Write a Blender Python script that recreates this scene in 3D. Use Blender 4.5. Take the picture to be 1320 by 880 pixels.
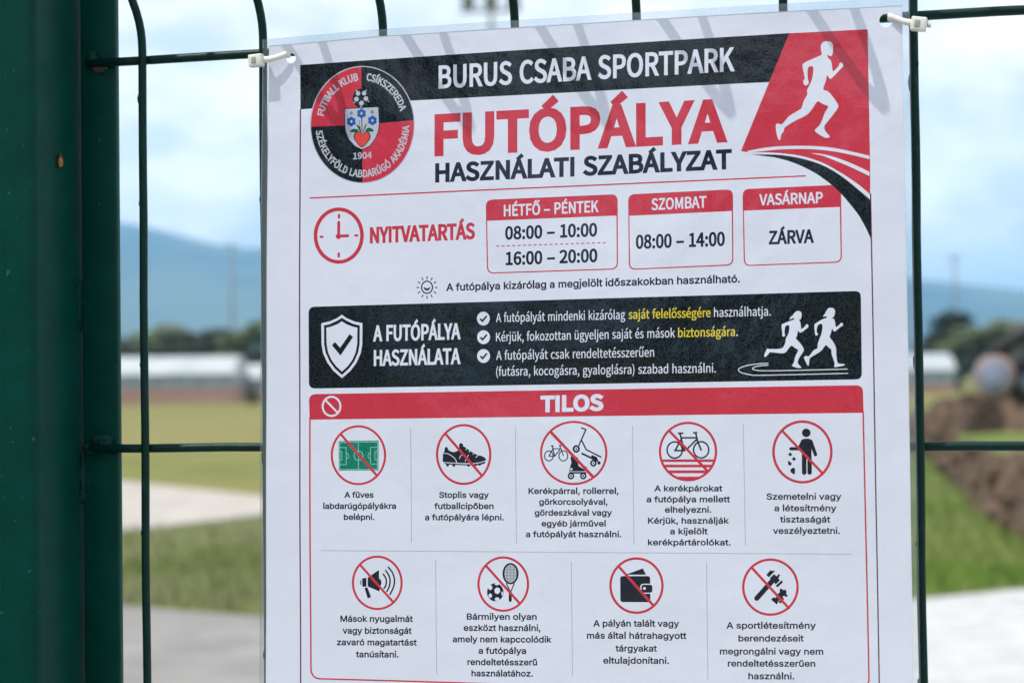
import bpy, bmesh, math, random
from mathutils import Vector, Matrix, noise
from mathutils.geometry import delaunay_2d_cdt
R = math.radians
scene = bpy.context.scene
col = scene.collection
for o in list(bpy.data.objects):
    bpy.data.objects.remove(o)

# ------------------------------------------------------------------ camera
Z0 = 1.469                                   # height of the fence's middle wire
F = 2600.0                                   # focal length in pixels of a 1320 px wide picture
CAM = Vector((0.42091, -0.87476, 0.03101 + Z0))
YAW, PITCH, ROLL = -0.26797, 0.01843, -0.01105
fw = Vector((math.sin(YAW)*math.cos(PITCH), math.cos(YAW)*math.cos(PITCH), math.sin(PITCH)))
rt = fw.cross(Vector((0, 0, 1))).normalized()
up = rt.cross(fw)
rt, up = math.cos(ROLL)*rt + math.sin(ROLL)*up, -math.sin(ROLL)*rt + math.cos(ROLL)*up
cd = bpy.data.cameras.new('camera')
cam = bpy.data.objects.new('camera', cd)
col.objects.link(cam)
cam.matrix_world = Matrix(((rt.x, up.x, -fw.x, CAM.x), (rt.y, up.y, -fw.y, CAM.y),
                           (rt.z, up.z, -fw.z, CAM.z), (0, 0, 0, 1)))
cd.sensor_width = 36
cd.lens = F/1320*36
cd.clip_start, cd.clip_end = 0.02, 40000
cd.dof.use_dof = True
cd.dof.focus_distance = 0.90
cd.dof.aperture_fstop = 12.0
scene.camera = cam

# ------------------------------------------------------------------ light
SUN = Vector((45, 32, -99)).normalized()     # the way the sunlight travels
sun_el = math.asin(-SUN.z)
sun_az = math.atan2(-SUN.x, -SUN.y)          # from +Y towards +X
sd = bpy.data.lights.new('sun', 'SUN')
sd.energy = 2.1
sd.angle = R(0.5)
sd.color = (1.0, 0.95, 0.88)
sun = bpy.data.objects.new('sun', sd)
col.objects.link(sun)
sun.rotation_euler = SUN.to_track_quat('-Z', 'Y').to_euler()

w = bpy.data.worlds.new('World')
scene.world = w
w.use_nodes = True
nt = w.node_tree
nt.nodes.clear()
N = nt.nodes.new
L = nt.links.new
wo = N('ShaderNodeOutputWorld')
bg = N('ShaderNodeBackground')
sky = N('ShaderNodeTexSky')
sky.sky_type = 'NISHITA'
sky.sun_disc = False
sky.sun_elevation = sun_el
sky.sun_rotation = sun_az
sky.air_density, sky.dust_density, sky.ozone_density = 1.0, 0.6, 1.5
tc = N('ShaderNodeTexCoord')
mp = N('ShaderNodeMapping')
mp.inputs['Scale'].default_value = (1, 1, 2.0)
mp.inputs['Location'].default_value = (3.1, 0.7, 0.35)
n1 = N('ShaderNodeTexNoise')
n1.inputs['Scale'].default_value = 7.0
n1.inputs['Detail'].default_value = 6
n1.inputs['Roughness'].default_value = 0.55
cr = N('ShaderNodeValToRGB')
cr.color_ramp.elements[0].position = 0.26
cr.color_ramp.elements[1].position = 0.47
n2 = N('ShaderNodeTexNoise')
n2.inputs['Scale'].default_value = 17.0
n2.inputs['Detail'].default_value = 4
cr2 = N('ShaderNodeValToRGB')
cr2.color_ramp.elements[0].position = 0.38
cr2.color_ramp.elements[0].color = (4.2, 4.5, 4.8, 1)
cr2.color_ramp.elements[1].position = 0.62
cr2.color_ramp.elements[1].color = (6.4, 6.3, 6.2, 1)
mx = N('ShaderNodeMixRGB')
L(tc.outputs['Generated'], mp.inputs['Vector'])
L(mp.outputs[0], n1.inputs['Vector'])
L(mp.outputs[0], n2.inputs['Vector'])
L(n1.outputs['Fac'], cr.inputs[0])
L(n2.outputs['Fac'], cr2.inputs[0])
L(cr.outputs[0], mx.inputs['Fac'])
L(sky.outputs[0], mx.inputs['Color1'])
L(cr2.outputs[0], mx.inputs['Color2'])
sx = N('ShaderNodeSeparateXYZ')
L(tc.outputs['Generated'], sx.inputs[0])
mr = N('ShaderNodeMapRange')
mr.inputs['From Min'].default_value, mr.inputs['From Max'].default_value = 0.03, 0.22
mr.inputs['To Min'].default_value, mr.inputs['To Max'].default_value = 1.4, 1.0
L(sx.outputs[2], mr.inputs[0])
ml = N('ShaderNodeVectorMath')
ml.operation = 'SCALE'
L(mx.outputs[0], ml.inputs[0])
L(mr.outputs[0], ml.inputs['Scale'])
L(ml.outputs[0], bg.inputs['Color'])
bg.inputs['Strength'].default_value = 0.125
L(bg.outputs[0], wo.inputs['Surface'])

vs = scene.view_settings
vs.view_transform = 'Standard'
vs.look = 'None'
vs.exposure = 0.84
vs.gamma = 1
vs.use_curve_mapping = False
scene.cycles.max_bounces = 8
scene.cycles.transparent_max_bounces = 12
scene.cycles.volume_bounces = 1

# ------------------------------------------------------------------ helpers
random.seed(7)

def ray(px, py):
    return (fw*F + rt*(px-660) - up*(py-440))

def P(px, py, y=0.0):
    """point of the upright plane Y = y seen at a pixel of the photograph"""
    d = ray(px, py)
    return CAM + d*((y-CAM.y)/d.y)

def G(px, py, z=0.0):
    """point of the ground seen at a pixel"""
    d = ray(px, py)
    return CAM + d*((z-CAM.z)/d.z)

def D(px, dist, py=488):
    """ground point in the direction of a pixel column, dist metres ahead"""
    d = ray(px, py)
    p = CAM + d*(dist/F)
    return Vector((p.x, p.y, 0))

def hz(px, py, dist):
    """height of something seen at a pixel, dist metres ahead"""
    d = ray(px, py)
    return (CAM + d*(dist/F)).z

def tag(o, label=None, cat=None, group=None, kind=None):
    if label: o['label'] = label
    if cat: o['category'] = cat
    if group: o['group'] = group
    if kind: o['kind'] = kind
    return o

def empty(name, loc, label, cat, group=None):
    o = bpy.data.objects.new(name, None)
    o.empty_display_size = 0.02
    o.location = loc
    col.objects.link(o)
    return tag(o, label, cat, group)

def link(name, me, parent=None, mats=(), smooth=True):
    o = bpy.data.objects.new(name, me)
    for m in mats:
        me.materials.append(m)
    if smooth:
        me.polygons.foreach_set('use_smooth', [True]*len(me.polygons))
    col.objects.link(o)
    if parent:
        o.parent = parent
        o.matrix_parent_inverse = Matrix.Translation(-parent.location)
    return o

def from_bm(name, bm, parent=None, mats=(), smooth=True):
    me = bpy.data.meshes.new(name)
    bm.to_mesh(me)
    bm.free()
    return link(name, me, parent, mats, smooth)

def add_box(bm, c, s, rot=None, bevel=0.0, mat=0, seg=2):
    r = bmesh.ops.create_cube(bm, size=1)
    M = Matrix.Translation(c) @ (rot.to_4x4() if rot else Matrix()) @ Matrix.Diagonal((s[0], s[1], s[2], 1))
    bmesh.ops.transform(bm, matrix=M, verts=r['verts'])
    fs = {f for v in r['verts'] for f in v.link_faces}
    for f in fs: f.material_index = mat
    if bevel:
        es = {e for v in r['verts'] for e in v.link_edges}
        out = bmesh.ops.bevel(bm, geom=list(es), offset=bevel, segments=seg, profile=0.5, affect='EDGES')
        for f in out['faces']: f.material_index = mat

def add_tube(bm, pts, rad, seg=12, caps=True, mat=0):
    pts = [Vector(p) for p in pts]
    rings = []
    ref = None
    for i, p in enumerate(pts):
        t = (pts[min(i+1, len(pts)-1)] - pts[max(i-1, 0)]).normalized()
        if ref is None:
            ref = t.orthogonal().normalized()
        ref = (ref - t*ref.dot(t)).normalized()
        b = t.cross(ref)
        r = rad[i] if isinstance(rad, (list, tuple)) else rad
        rings.append([bm.verts.new(p + (ref*math.cos(a) + b*math.sin(a))*r)
                      for a in [2*math.pi*k/seg for k in range(seg)]])
    for a, b in zip(rings, rings[1:]):
        for k in range(seg):
            f = bm.faces.new((a[k], a[(k+1) % seg], b[(k+1) % seg], b[k]))
            f.material_index = mat
    if caps:
        bm.faces.new(rings[0][::-1]).material_index = mat
        bm.faces.new(rings[-1]).material_index = mat

def add_blob(bm, c, s, amp=0.25, freq=2.0, sub=3, seed=0, rot=None, mat=0):
    r = bmesh.ops.create_icosphere(bm, subdivisions=sub, radius=1)
    for v in r['verts']:
        k = 1 + amp*noise.noise(v.co*freq + Vector((seed*3.7, seed*1.3, seed)))
        q = Vector((v.co.x*s[0], v.co.y*s[1], v.co.z*s[2]))*k
        if rot: q = rot @ q
        v.co = Vector(c) + q
    for f in {f for v in r['verts'] for f in v.link_faces}: f.material_index = mat

# ------------------------------------------------------------------ materials
def mat(name, base, rough=0.5, metal=0.0, var=None, scale=20.0, bump=0.0, bscale=None, detail=5,
        coat=0.0, coat_rough=0.1, spec=0.5, var2=None, scale2=2.0, bdist=0.01, ramp=(0.35, 0.65), coords='Object', speck=None):
    m = bpy.data.materials.new(name)
    m.use_nodes = True
    t = m.node_tree
    b = t.nodes['Principled BSDF']
    b.inputs['Base Color'].default_value = (*base, 1)
    b.inputs['Roughness'].default_value = rough
    b.inputs['Metallic'].default_value = metal
    b.inputs['Specular IOR Level'].default_value = spec
    b.inputs['Coat Weight'].default_value = coat
    b.inputs['Coat Roughness'].default_value = coat_rough
    tcn = t.nodes.new('ShaderNodeTexCoord')
    def ns(s, d=detail):
        n = t.nodes.new('ShaderNodeTexNoise')
        n.inputs['Scale'].default_value = s
        n.inputs['Detail'].default_value = d
        n.inputs['Roughness'].default_value = 0.6
        t.links.new(tcn.outputs[coords], n.inputs['Vector'])
        return n
    last = None
    if var is not None:
        n = ns(scale)
        r = t.nodes.new('ShaderNodeValToRGB')
        r.color_ramp.elements[0].position, r.color_ramp.elements[1].position = ramp
        r.color_ramp.elements[0].color = (*base, 1)
        r.color_ramp.elements[1].color = (*var, 1)
        t.links.new(n.outputs['Fac'], r.inputs[0])
        last = r.outputs[0]
        if var2 is not None:
            nn = ns(scale2, 3)
            rr = t.nodes.new('ShaderNodeValToRGB')
            rr.color_ramp.elements[0].position = 0.42
            rr.color_ramp.elements[1].position = 0.6
            mm = t.nodes.new('ShaderNodeMixRGB')
            t.links.new(nn.outputs['Fac'], rr.inputs[0])
            t.links.new(rr.outputs[0], mm.inputs['Fac'])
            t.links.new(last, mm.inputs['Color1'])
            mm.inputs['Color2'].default_value = (*var2, 1)
            last = mm.outputs[0]
        if speck is not None:             # small chips and dust spots
            nn = ns(330, 1)
            rr = t.nodes.new('ShaderNodeValToRGB')
            rr.color_ramp.elements[0].position, rr.color_ramp.elements[1].position = 0.745, 0.775
            mm = t.nodes.new('ShaderNodeMixRGB')
            t.links.new(nn.outputs['Fac'], rr.inputs[0])
            t.links.new(rr.outputs[0], mm.inputs['Fac'])
            t.links.new(last, mm.inputs['Color1'])
            mm.inputs['Color2'].default_value = (*speck, 1)
            last = mm.outputs[0]
        t.links.new(last, b.inputs['Base Color'])
    if bump:
        n = ns(bscale or scale, 4)
        bp = t.nodes.new('ShaderNodeBump')
        bp.inputs['Strength'].default_value = bump
        bp.inputs['Distance'].default_value = bdist
        t.links.new(n.outputs['Fac'], bp.inputs['Height'])
        t.links.new(bp.outputs[0], b.inputs['Normal'])
        if coat: t.links.new(bp.outputs[0], b.inputs['Coat Normal'])
    return m

M = {}
M['grass'] = mat('grass', (0.115, 0.135, 0.03), 0.95, var=(0.21, 0.215, 0.065), scale=0.55, bump=0.6, bscale=14, bdist=0.06,
                 var2=(0.22, 0.20, 0.075), scale2=0.05, spec=0.15, detail=9)
M['verge'] = mat('verge', (0.13, 0.15, 0.055), 0.95, var=(0.23, 0.22, 0.13), scale=1.0, bump=0.7, bscale=20, bdist=0.06,
                 var2=(0.11, 0.15, 0.03), scale2=0.25, spec=0.15, detail=9)
M['lawn'] = mat('lush_grass', (0.085, 0.16, 0.018), 0.95, var=(0.15, 0.19, 0.05), scale=0.9, bump=0.7, bscale=20, bdist=0.06,
                var2=(0.17, 0.19, 0.08), scale2=0.18, spec=0.15, detail=9)
M['dry_blade'] = mat('olive_grass_blade', (0.15, 0.185, 0.05), 0.75, var=(0.34, 0.32, 0.19), scale=0.7, spec=0.2)
M['blade'] = mat('grass_blade', (0.12, 0.23, 0.020), 0.7, var=(0.27, 0.30, 0.09), scale=0.4, spec=0.25)
M['asphalt'] = mat('asphalt', (0.21, 0.20, 0.195), 0.9, var=(0.29, 0.28, 0.27), scale=2.2, bump=0.5, bscale=160, bdist=0.004, spec=0.2)
M['slab'] = mat('pale_concrete', (0.39, 0.40, 0.41), 0.85, var=(0.55, 0.55, 0.55), scale=4.0, bump=0.3, bscale=60, bdist=0.004, spec=0.2)
M['concrete'] = mat('kerb_concrete', (0.40, 0.37, 0.33), 0.9, var=(0.50, 0.47, 0.42), scale=2.5, bump=0.4, bscale=30, bdist=0.01, spec=0.2)
M['footpath'] = mat('footpath', (0.36, 0.33, 0.30), 0.9, var=(0.47, 0.44, 0.40), scale=1.4, bump=0.3, bscale=40, bdist=0.01, spec=0.2)
M['earth'] = mat('earth', (0.055, 0.036, 0.025), 0.95, var=(0.18, 0.125, 0.09), scale=1.6, bump=0.8, bscale=9, bdist=0.08, spec=0.1, detail=8)
M['hill'] = mat('hill_forest', (0.015, 0.035, 0.018), 0.95, var=(0.10, 0.12, 0.05), scale=0.0035, ramp=(0.42, 0.58), spec=0.05)
M['bark'] = mat('bark', (0.10, 0.075, 0.05), 0.9, var=(0.16, 0.13, 0.10), scale=6, bump=0.5, bdist=0.03)
M['leaf_a'] = mat('leaf_dark', (0.065, 0.090, 0.040), 0.65, var=(0.105, 0.12, 0.060), scale=0.8, spec=0.3)
M['leaf_b'] = mat('leaf_mid', (0.090, 0.12, 0.040), 0.65, var=(0.15, 0.17, 0.065), scale=0.8, spec=0.3)
M['green_paint'] = mat('green_powder_coat', (0.0002, 0.036, 0.027), 0.34, var=(0.0003, 0.046, 0.035), scale=60, bump=0.35, bscale=900, bdist=0.0006, spec=0.10, speck=(0.03, 0.09, 0.075))
M['wire'] = mat('green_wire_coat', (0.0004, 0.019, 0.015), 0.42, var=(0.0007, 0.028, 0.022), scale=90, bump=0.3, bscale=350, bdist=0.0008, spec=0.2)
M['weld'] = mat('painted_weld', (0.0008, 0.040, 0.034), 0.45, var=(0.001, 0.036, 0.029), scale=300, bump=0.8, bscale=700, bdist=0.0015, spec=0.15)
M['rust'] = mat('rust', (0.12, 0.028, 0.008), 0.9, var=(0.004, 0.045, 0.035), scale=260, bump=0.8, bscale=700, bdist=0.0015)
M['nylon'] = mat('white_nylon', (0.70, 0.70, 0.63), 0.42, var=(0.78, 0.78, 0.72), scale=150, bump=0.1, bscale=500, bdist=0.0004)
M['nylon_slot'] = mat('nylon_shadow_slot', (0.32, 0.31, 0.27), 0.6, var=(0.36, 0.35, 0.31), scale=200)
M['gh_roof'] = mat('white_roof', (0.38, 0.42, 0.45), 0.5, var=(0.48, 0.51, 0.53), scale=0.6, bump=0.1, bscale=3)
M['gh_glass'] = mat('grey_glazing', (0.23, 0.28, 0.31), 0.25, var=(0.31, 0.36, 0.38), scale=0.9, spec=0.7)
M['gh_bar'] = mat('glazing_bar', (0.5, 0.52, 0.53), 0.5, var=(0.55, 0.56, 0.57), scale=2)
M['steel'] = mat('weathered_steel', (0.16, 0.18, 0.18), 0.7, metal=0.0, var=(0.21, 0.22, 0.22), scale=4)
M['dark_metal'] = mat('black_machine_paint', (0.018, 0.018, 0.020), 0.45, var=(0.035, 0.032, 0.03), scale=5)
M['tyre'] = mat('tyre_rubber', (0.014, 0.014, 0.015), 0.85, var=(0.03, 0.027, 0.024), scale=8, bump=0.3)
M['disc_white'] = mat('pale_disc', (0.17, 0.17, 0.21), 0.75, var=(0.30, 0.28, 0.33), scale=6)
M['disc_blue'] = mat('blue_hub', (0.20, 0.24, 0.36), 0.5, var=(0.28, 0.32, 0.42), scale=9)
M['disc_rust'] = mat('rusty_rim', (0.34, 0.17, 0.11), 0.7, var=(0.45, 0.27, 0.2), scale=9)
M['beetle'] = mat('beetle_wing_case', (0.24, 0.085, 0.012), 0.35, var=(0.32, 0.12, 0.02), scale=900)
M['beetle_dark'] = mat('beetle_black', (0.012, 0.009, 0.008), 0.4, var=(0.02, 0.016, 0.014), scale=900)
# brick
def brick_mat():
    m = bpy.data.materials.new('red_brick')
    m.use_nodes = True
    t = m.node_tree
    b = t.nodes['Principled BSDF']
    br = t.nodes.new('ShaderNodeTexBrick')
    br.inputs['Color1'].default_value = (0.36, 0.16, 0.12, 1)
    br.inputs['Color2'].default_value = (0.42, 0.22, 0.17, 1)
    br.inputs['Mortar'].default_value = (0.38, 0.34, 0.30, 1)
    br.inputs['Scale'].default_value = 1.0
    br.inputs['Brick Width'].default_value = 0.5
    br.inputs['Row Height'].default_value = 0.16
    br.inputs['Mortar Size'].default_value = 0.02
    tcn = t.nodes.new('ShaderNodeTexCoord')
    sp = t.nodes.new('ShaderNodeSeparateXYZ')
    cb = t.nodes.new('ShaderNodeCombineXYZ')
    ad = t.nodes.new('ShaderNodeMath')
    t.links.new(tcn.outputs['Object'], sp.inputs[0])
    t.links.new(sp.outputs[0], ad.inputs[0])
    t.links.new(sp.outputs[1], ad.inputs[1])
    t.links.new(ad.outputs[0], cb.inputs[0])
    t.links.new(sp.outputs[2], cb.inputs[1])
    t.links.new(cb.outputs[0], br.inputs['Vector'])
    t.links.new(br.outputs['Color'], b.inputs['Base Color'])
    b.inputs['Roughness'].default_value = 0.9
    return m
M['brick'] = brick_mat()

def ink(name, base, amp=0.35, coat=0.9):
    """print under the laminate: fine toner grain, soft gloss, the faint tooth of the film"""
    m = bpy.data.materials.new(name)
    m.use_nodes = True
    t = m.node_tree
    b = t.nodes['Principled BSDF']
    tcn = t.nodes.new('ShaderNodeTexCoord')
    n = t.nodes.new('ShaderNodeTexNoise')
    n.inputs['Scale'].default_value = 1250
    n.inputs['Detail'].default_value = 2
    r = t.nodes.new('ShaderNodeValToRGB')
    r.color_ramp.elements[0].position = 0.3
    r.color_ramp.elements[1].position = 0.72
    r.color_ramp.elements[0].color = (*[c*(1-amp) for c in base], 1)
    r.color_ramp.elements[1].color = (*[min(0.9, c*(1+amp)) + (0.006 if amp > 0.2 else 0) for c in base], 1)
    t.links.new(tcn.outputs['Object'], n.inputs['Vector'])
    t.links.new(n.outputs['Fac'], r.inputs[0])
    t.links.new(r.outputs[0], b.inputs['Base Color'])
    b.inputs['Roughness'].default_value = 0.6
    b.inputs['Specular IOR Level'].default_value = 0.0
    b.inputs['Coat Weight'].default_value = coat
    b.inputs['Coat Roughness'].default_value = 0.06
    n2 = t.nodes.new('ShaderNodeTexNoise')
    n2.inputs['Scale'].default_value = 900
    n2.inputs['Detail'].default_value = 2
    n3 = t.nodes.new('ShaderNodeTexNoise')
    n3.inputs['Scale'].default_value = 28
    n3.inputs['Detail'].default_value = 3
    mm = t.nodes.new('ShaderNodeMath')
    mm.operation = 'MULTIPLY_ADD'
    mm.inputs[1].default_value = 34.0
    t.links.new(tcn.outputs['Object'], n2.inputs['Vector'])
    t.links.new(tcn.outputs['Object'], n3.inputs['Vector'])
    t.links.new(n3.outputs['Fac'], mm.inputs[0])
    t.links.new(n2.outputs['Fac'], mm.inputs[2])
    bp = t.nodes.new('ShaderNodeBump')
    bp.inputs['Strength'].default_value = 0.085
    bp.inputs['Distance'].default_value = 0.00045
    t.links.new(mm.outputs[0], bp.inputs['Height'])
    t.links.new(bp.outputs[0], b.inputs['Normal'])
    t.links.new(bp.outputs[0], b.inputs['Coat Normal'])
    return m

INK = {
    'paper': ink('white_paper', (0.70, 0.735, 0.85), 0.02),
    'red': ink('red_ink', (0.56, 0.042, 0.072), 0.10),
    'dark': ink('charcoal_ink', (0.009, 0.015, 0.021), 0.85),
    'navy': ink('navy_ink', (0.012, 0.016, 0.034), 0.25),
    'green': ink('green_ink', (0.004, 0.20, 0.13), 0.25),
    'mint': ink('mint_line_ink', (0.30, 0.62, 0.54), 0.1),
    'yellow': ink('yellow_ink', (0.72, 0.58, 0.05), 0.1),
    'blue': ink('blue_ink', (0.015, 0.10, 0.46), 0.2),
    'leaf': ink('leaf_green_ink', (0.006, 0.12, 0.06), 0.2),
    'heart': ink('heart_red_ink', (0.70, 0.07, 0.06), 0.1),
    'silver': ink('silver_grey_ink', (0.48, 0.51, 0.60), 0.08),
    'maroon': ink('maroon_line_ink', (0.10, 0.025, 0.06), 0.2),
    'hair': ink('grey_hairline_ink', (0.40, 0.41, 0.47), 0.1),
}
def film_mat():
    m = bpy.data.materials.new('clear_laminate_film')
    m.use_nodes = True
    t = m.node_tree
    t.nodes.clear()
    o = t.nodes.new('ShaderNodeOutputMaterial')
    tr = t.nodes.new('ShaderNodeBsdfTransparent')
    tr.inputs[0].default_value = (0.93, 0.95, 0.96, 1)
    gl = t.nodes.new('ShaderNodeBsdfGlossy')
    gl.inputs['Roughness'].default_value = 0.12
    df = t.nodes.new('ShaderNodeBsdfTranslucent')
    df.inputs[0].default_value = (0.8, 0.85, 0.9, 1)
    d2 = t.nodes.new('ShaderNodeBsdfDiffuse')
    d2.inputs[0].default_value = (0.8, 0.85, 0.9, 1)
    fr = t.nodes.new('ShaderNodeFresnel')
    fr.inputs[0].default_value = 1.5
    m0 = t.nodes.new('ShaderNodeMixShader')
    m1 = t.nodes.new('ShaderNodeMixShader')
    m2 = t.nodes.new('ShaderNodeMixShader')
    m1.inputs[0].default_value = 0.10
    t.links.new(df.outputs[0], m0.inputs[1])
    t.links.new(d2.outputs[0], m0.inputs[2])
    t.links.new(tr.outputs[0], m1.inputs[1])
    t.links.new(m0.outputs[0], m1.inputs[2])
    t.links.new(fr.outputs[0], m2.inputs[0])
    t.links.new(m1.outputs[0], m2.inputs[1])
    t.links.new(gl.outputs[0], m2.inputs[2])
    t.links.new(m2.outputs[0], o.inputs['Surface'])
    return m
M['film'] = film_mat()

# ================================================================== SETTING
def sheet(name, pts, z, m, thick=0.0, sub=0):
    bm = bmesh.new()
    vs_ = [bm.verts.new((p[0], p[1], z)) for p in pts]
    f = bm.faces.new(vs_)
    if f.normal.z < 0: f.normal_flip()
    bm.normal_update()
    if f.normal.z < 0: f.normal_flip()
    if thick:
        r = bmesh.ops.extrude_face_region(bm, geom=[f])
        bmesh.ops.translate(bm, verts=[v for v in r['geom'] if isinstance(v, bmesh.types.BMVert)], vec=(0, 0, thick))
    bmesh.ops.triangulate(bm, faces=[q for q in bm.faces if len(q.verts) > 4])
    bmesh.ops.recalc_face_normals(bm, faces=bm.faces)
    return tag(from_bm(name, bm, None, [m], smooth=False), kind='structure')

S = 9000
sheet('ground', [(-S, -S), (S, -S), (S, S), (-S, S)], 0.0, M['grass'])
# grass verge between the path and the footpath, asphalt path up to the fence, pale slab at its right end
edge = [(-900, 720), (-300, 752), (0, 770), (160, 782), (340, 796), (700, 799), (1000, 790), (1195, 772), (1320, 760), (1700, 735), (2400, 700)]
edge_w = [G(*p) for p in edge]
sheet('verge', [G(-900, 690), G(100, 691), G(160, 686), G(340, 665), G(520, 640), G(700, 620)] + edge_w[5::-1], 0.004, M['verge'])
sheet('lawn', [G(690, 621), G(900, 600), G(1190, 560), G(1320, 560), G(2400, 560)] + edge_w[:4:-1], 0.003, M['lawn'])
sheet('path', edge_w + [(30, -6, 0), (-25, -6, 0)], 0.008, M['asphalt'])
slab = [G(p[0], p[1]+1) for p in edge[5:]]
sheet('slab', slab + [(30, -5, 0), (0.4, -1, 0)], 0.012, M['slab'])
# footpath with a raised kerb at its far side
fp_top = [(-700, 545), (-200, 583), (100, 616), (160, 623.6), (340, 643.6), (480, 658)]
fp_bot = [(-700, 760), (-200, 715), (100, 691), (160, 685), (340, 664), (480, 658.5)]
sheet('footpath', [G(*p) for p in fp_top] + [G(*p) for p in fp_bot][::-1][1:], 0.010, M['footpath'])
bm = bmesh.new()
kp = [G(*p) for p in fp_top]
for a, b in zip(kp, kp[1:]):
    n = int((b-a).length/1.0) + 1
    d = (b-a)/n
    ang = math.atan2(d.y, d.x)
    for i in range(n):
        c = a + d*(i+0.5)
        add_box(bm, (c.x, c.y, -0.02), (d.length-0.012, 0.16, 0.11), Matrix.Rotation(ang, 3, 'Z'), 0.012)
tag(from_bm('kerb', bm, None, [M['concrete']], smooth=False), kind='structure')

# hills
ridge = [(-2600, 250), (-900, 262), (-300, 272), (60, 278), (155, 286), (184, 290), (240, 305), (290, 317), (320, 320), (345, 316), (450, 318),
         (700, 332), (1000, 348), (1190, 360), (1320, 374), (1700, 400), (2300, 380), (4200, 400)]
def ridge_y(px):
    for (a, ya), (b, yb) in zip(ridge, ridge[1:]):
        if a <= px <= b:
            t = (px-a)/(b-a)
            return ya + (yb-ya)*t
    return ridge[0][1] if px < ridge[0][0] else ridge[-1][1]
bm = bmesh.new()
rows = [3300, 3700, 4100, 4500, 4900, 5300, 5700, 6500, 7400]
cols = list(range(-2600, 4200, 40))
gridv = []
for px in cols:
    line = []
    top = hz(px, ridge_y(px), 5300)
    for d in rows:
        p = D(px, d)
        t = max(0, min(1, (d-3300)/2000)) if d <= 5300 else 1 - (d-5300)/2600
        k = t*t*(3-2*t)
        h = top*k
        if d not in (3300, 5300):
            h += 26*k*noise.noise(Vector((p.x*0.0011, p.y*0.0011, 0))) - 12*k
        line.append(bm.verts.new((p.x, p.y, h - (3 if d == 3300 else 0))))
    gridv.append(line)
for a, b in zip(gridv, gridv[1:]):
    for i in range(len(rows)-1):
        bm.faces.new((a[i], a[i+1], b[i+1], b[i]))
bmesh.ops.recalc_face_normals(bm, faces=bm.faces)
tag(from_bm('hills', bm, None, [M['hill']]), kind='structure')

# haze: one closed box of even thin air round everything
bm = bmesh.new()
add_box(bm, (0, 0, 224), (2*9600, 2*9600, 450))
hm = bpy.data.materials.new('haze_air')
hm.use_nodes = True
ht = hm.node_tree
ht.nodes.clear()
ho = ht.nodes.new('ShaderNodeOutputMaterial')
hv = ht.nodes.new('ShaderNodeVolumePrincipled')
hv.inputs['Color'].default_value = (0.31, 0.61, 1.0, 1)
hv.inputs['Density'].default_value = 0.00022
hv.inputs['Anisotropy'].default_value = 0.0
ht.links.new(hv.outputs[0], ho.inputs['Volume'])
tag(from_bm('haze', bm, None, [hm], smooth=False), kind='stuff')

# ------------------------------------------------------------------ grass blades near the path and the heap
def blades(regions, m, name):
    me = bpy.data.meshes.new(name)
    vs_, fs = [], []
    rnd = random.Random(3)
    for reg, cnt in regions:
        for _ in range(cnt):
            px = rnd.uniform(reg[0], reg[1])
            py = rnd.uniform(reg[2], reg[3])
            lim = 9999
            for (a, ya), (b, yb) in zip(edge, edge[1:]):
                if a <= px <= b: lim = ya + (yb-ya)*(px-a)/(b-a)
            if py > lim - 1: continue
            if px < 480 and py < 692 - max(0, px-100)*0.088: continue
            g = G(px, py)
            h = rnd.uniform(0.04, 0.13)*(1.2 if rnd.random() < 0.2 else 1)
            a = rnd.uniform(0, 2*math.pi)
            wv = Vector((math.cos(a), math.sin(a), 0))*rnd.uniform(0.004, 0.010)
            ln = Vector((rnd.uniform(-1, 1), rnd.uniform(-1, 1), 0))*h*0.6
            i = len(vs_)
            vs_ += [g-wv, g+wv, g+ln*0.4+wv*0.7+Vector((0, 0, h*0.6)), g+ln+Vector((0, 0, h))]
            fs.append((i, i+1, i+2))
            fs.append((i, i+2, i+3))
    me.from_pydata(vs_, [], fs)
    return tag(link(name, me, None, [m]), kind='stuff')
blades([((-300, 640, 640, 800), 13000)], M['dry_blade'], 'dry_grass')
blades([((640, 1700, 575, 800), 34000)], M['blade'], 'grass')

# ------------------------------------------------------------------ trees
def crown_mesh(seed, leaf, n, shape):
    rnd = random.Random(seed)
    vs_, fs = [], []
    lobes = []
    for k in range(13):
        a = rnd.uniform(0, 2*math.pi)
        z = rnd.uniform(0.25, 0.92)
        r = shape(z)*rnd.uniform(0.35, 0.75)
        lobes.append((Vector((math.cos(a)*r, math.sin(a)*r, z)), rnd.uniform(0.10, 0.2)))
    for _ in range(n):
        c, rr = rnd.choice(lobes)
        d = Vector((rnd.gauss(0, 1), rnd.gauss(0, 1), rnd.gauss(0, 1))).normalized()*rr*rnd.uniform(0.55, 1.1)
        d.z *= 0.8
        p = c + d
        if p.z < 0.12: continue
        u = Vector((rnd.gauss(0, 1), rnd.gauss(0, 1), rnd.gauss(0, 0.6))).normalized()
        v = u.orthogonal().normalized()
        s = leaf*rnd.uniform(0.5, 1.4)
        i = len(vs_)
        vs_ += [p-u*s, p+v*s*0.6, p+u*s, p-v*s*0.6]
        fs.append((i, i+1, i+2, i+3))
    me = bpy.data.meshes.new('crown')
    me.from_pydata(vs_, [], fs)
    return me
shapes = [lambda z: 0.40*math.sin(math.pi*min(1, z*0.9+0.1))**0.6 + 0.05,
          lambda z: 0.30*(1.15-z) + 0.05,
          lambda z: 0.55*math.sin(math.pi*min(1, z*0.85+0.15))**0.5]
crowns = [crown_mesh(11, 0.030, 2600, shapes[0]), crown_mesh(12, 0.028, 2600, shapes[1]),
          crown_mesh(13, 0.030, 2600, shapes[2]), crown_mesh(14, 0.030, 2600, shapes[0])]
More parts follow.
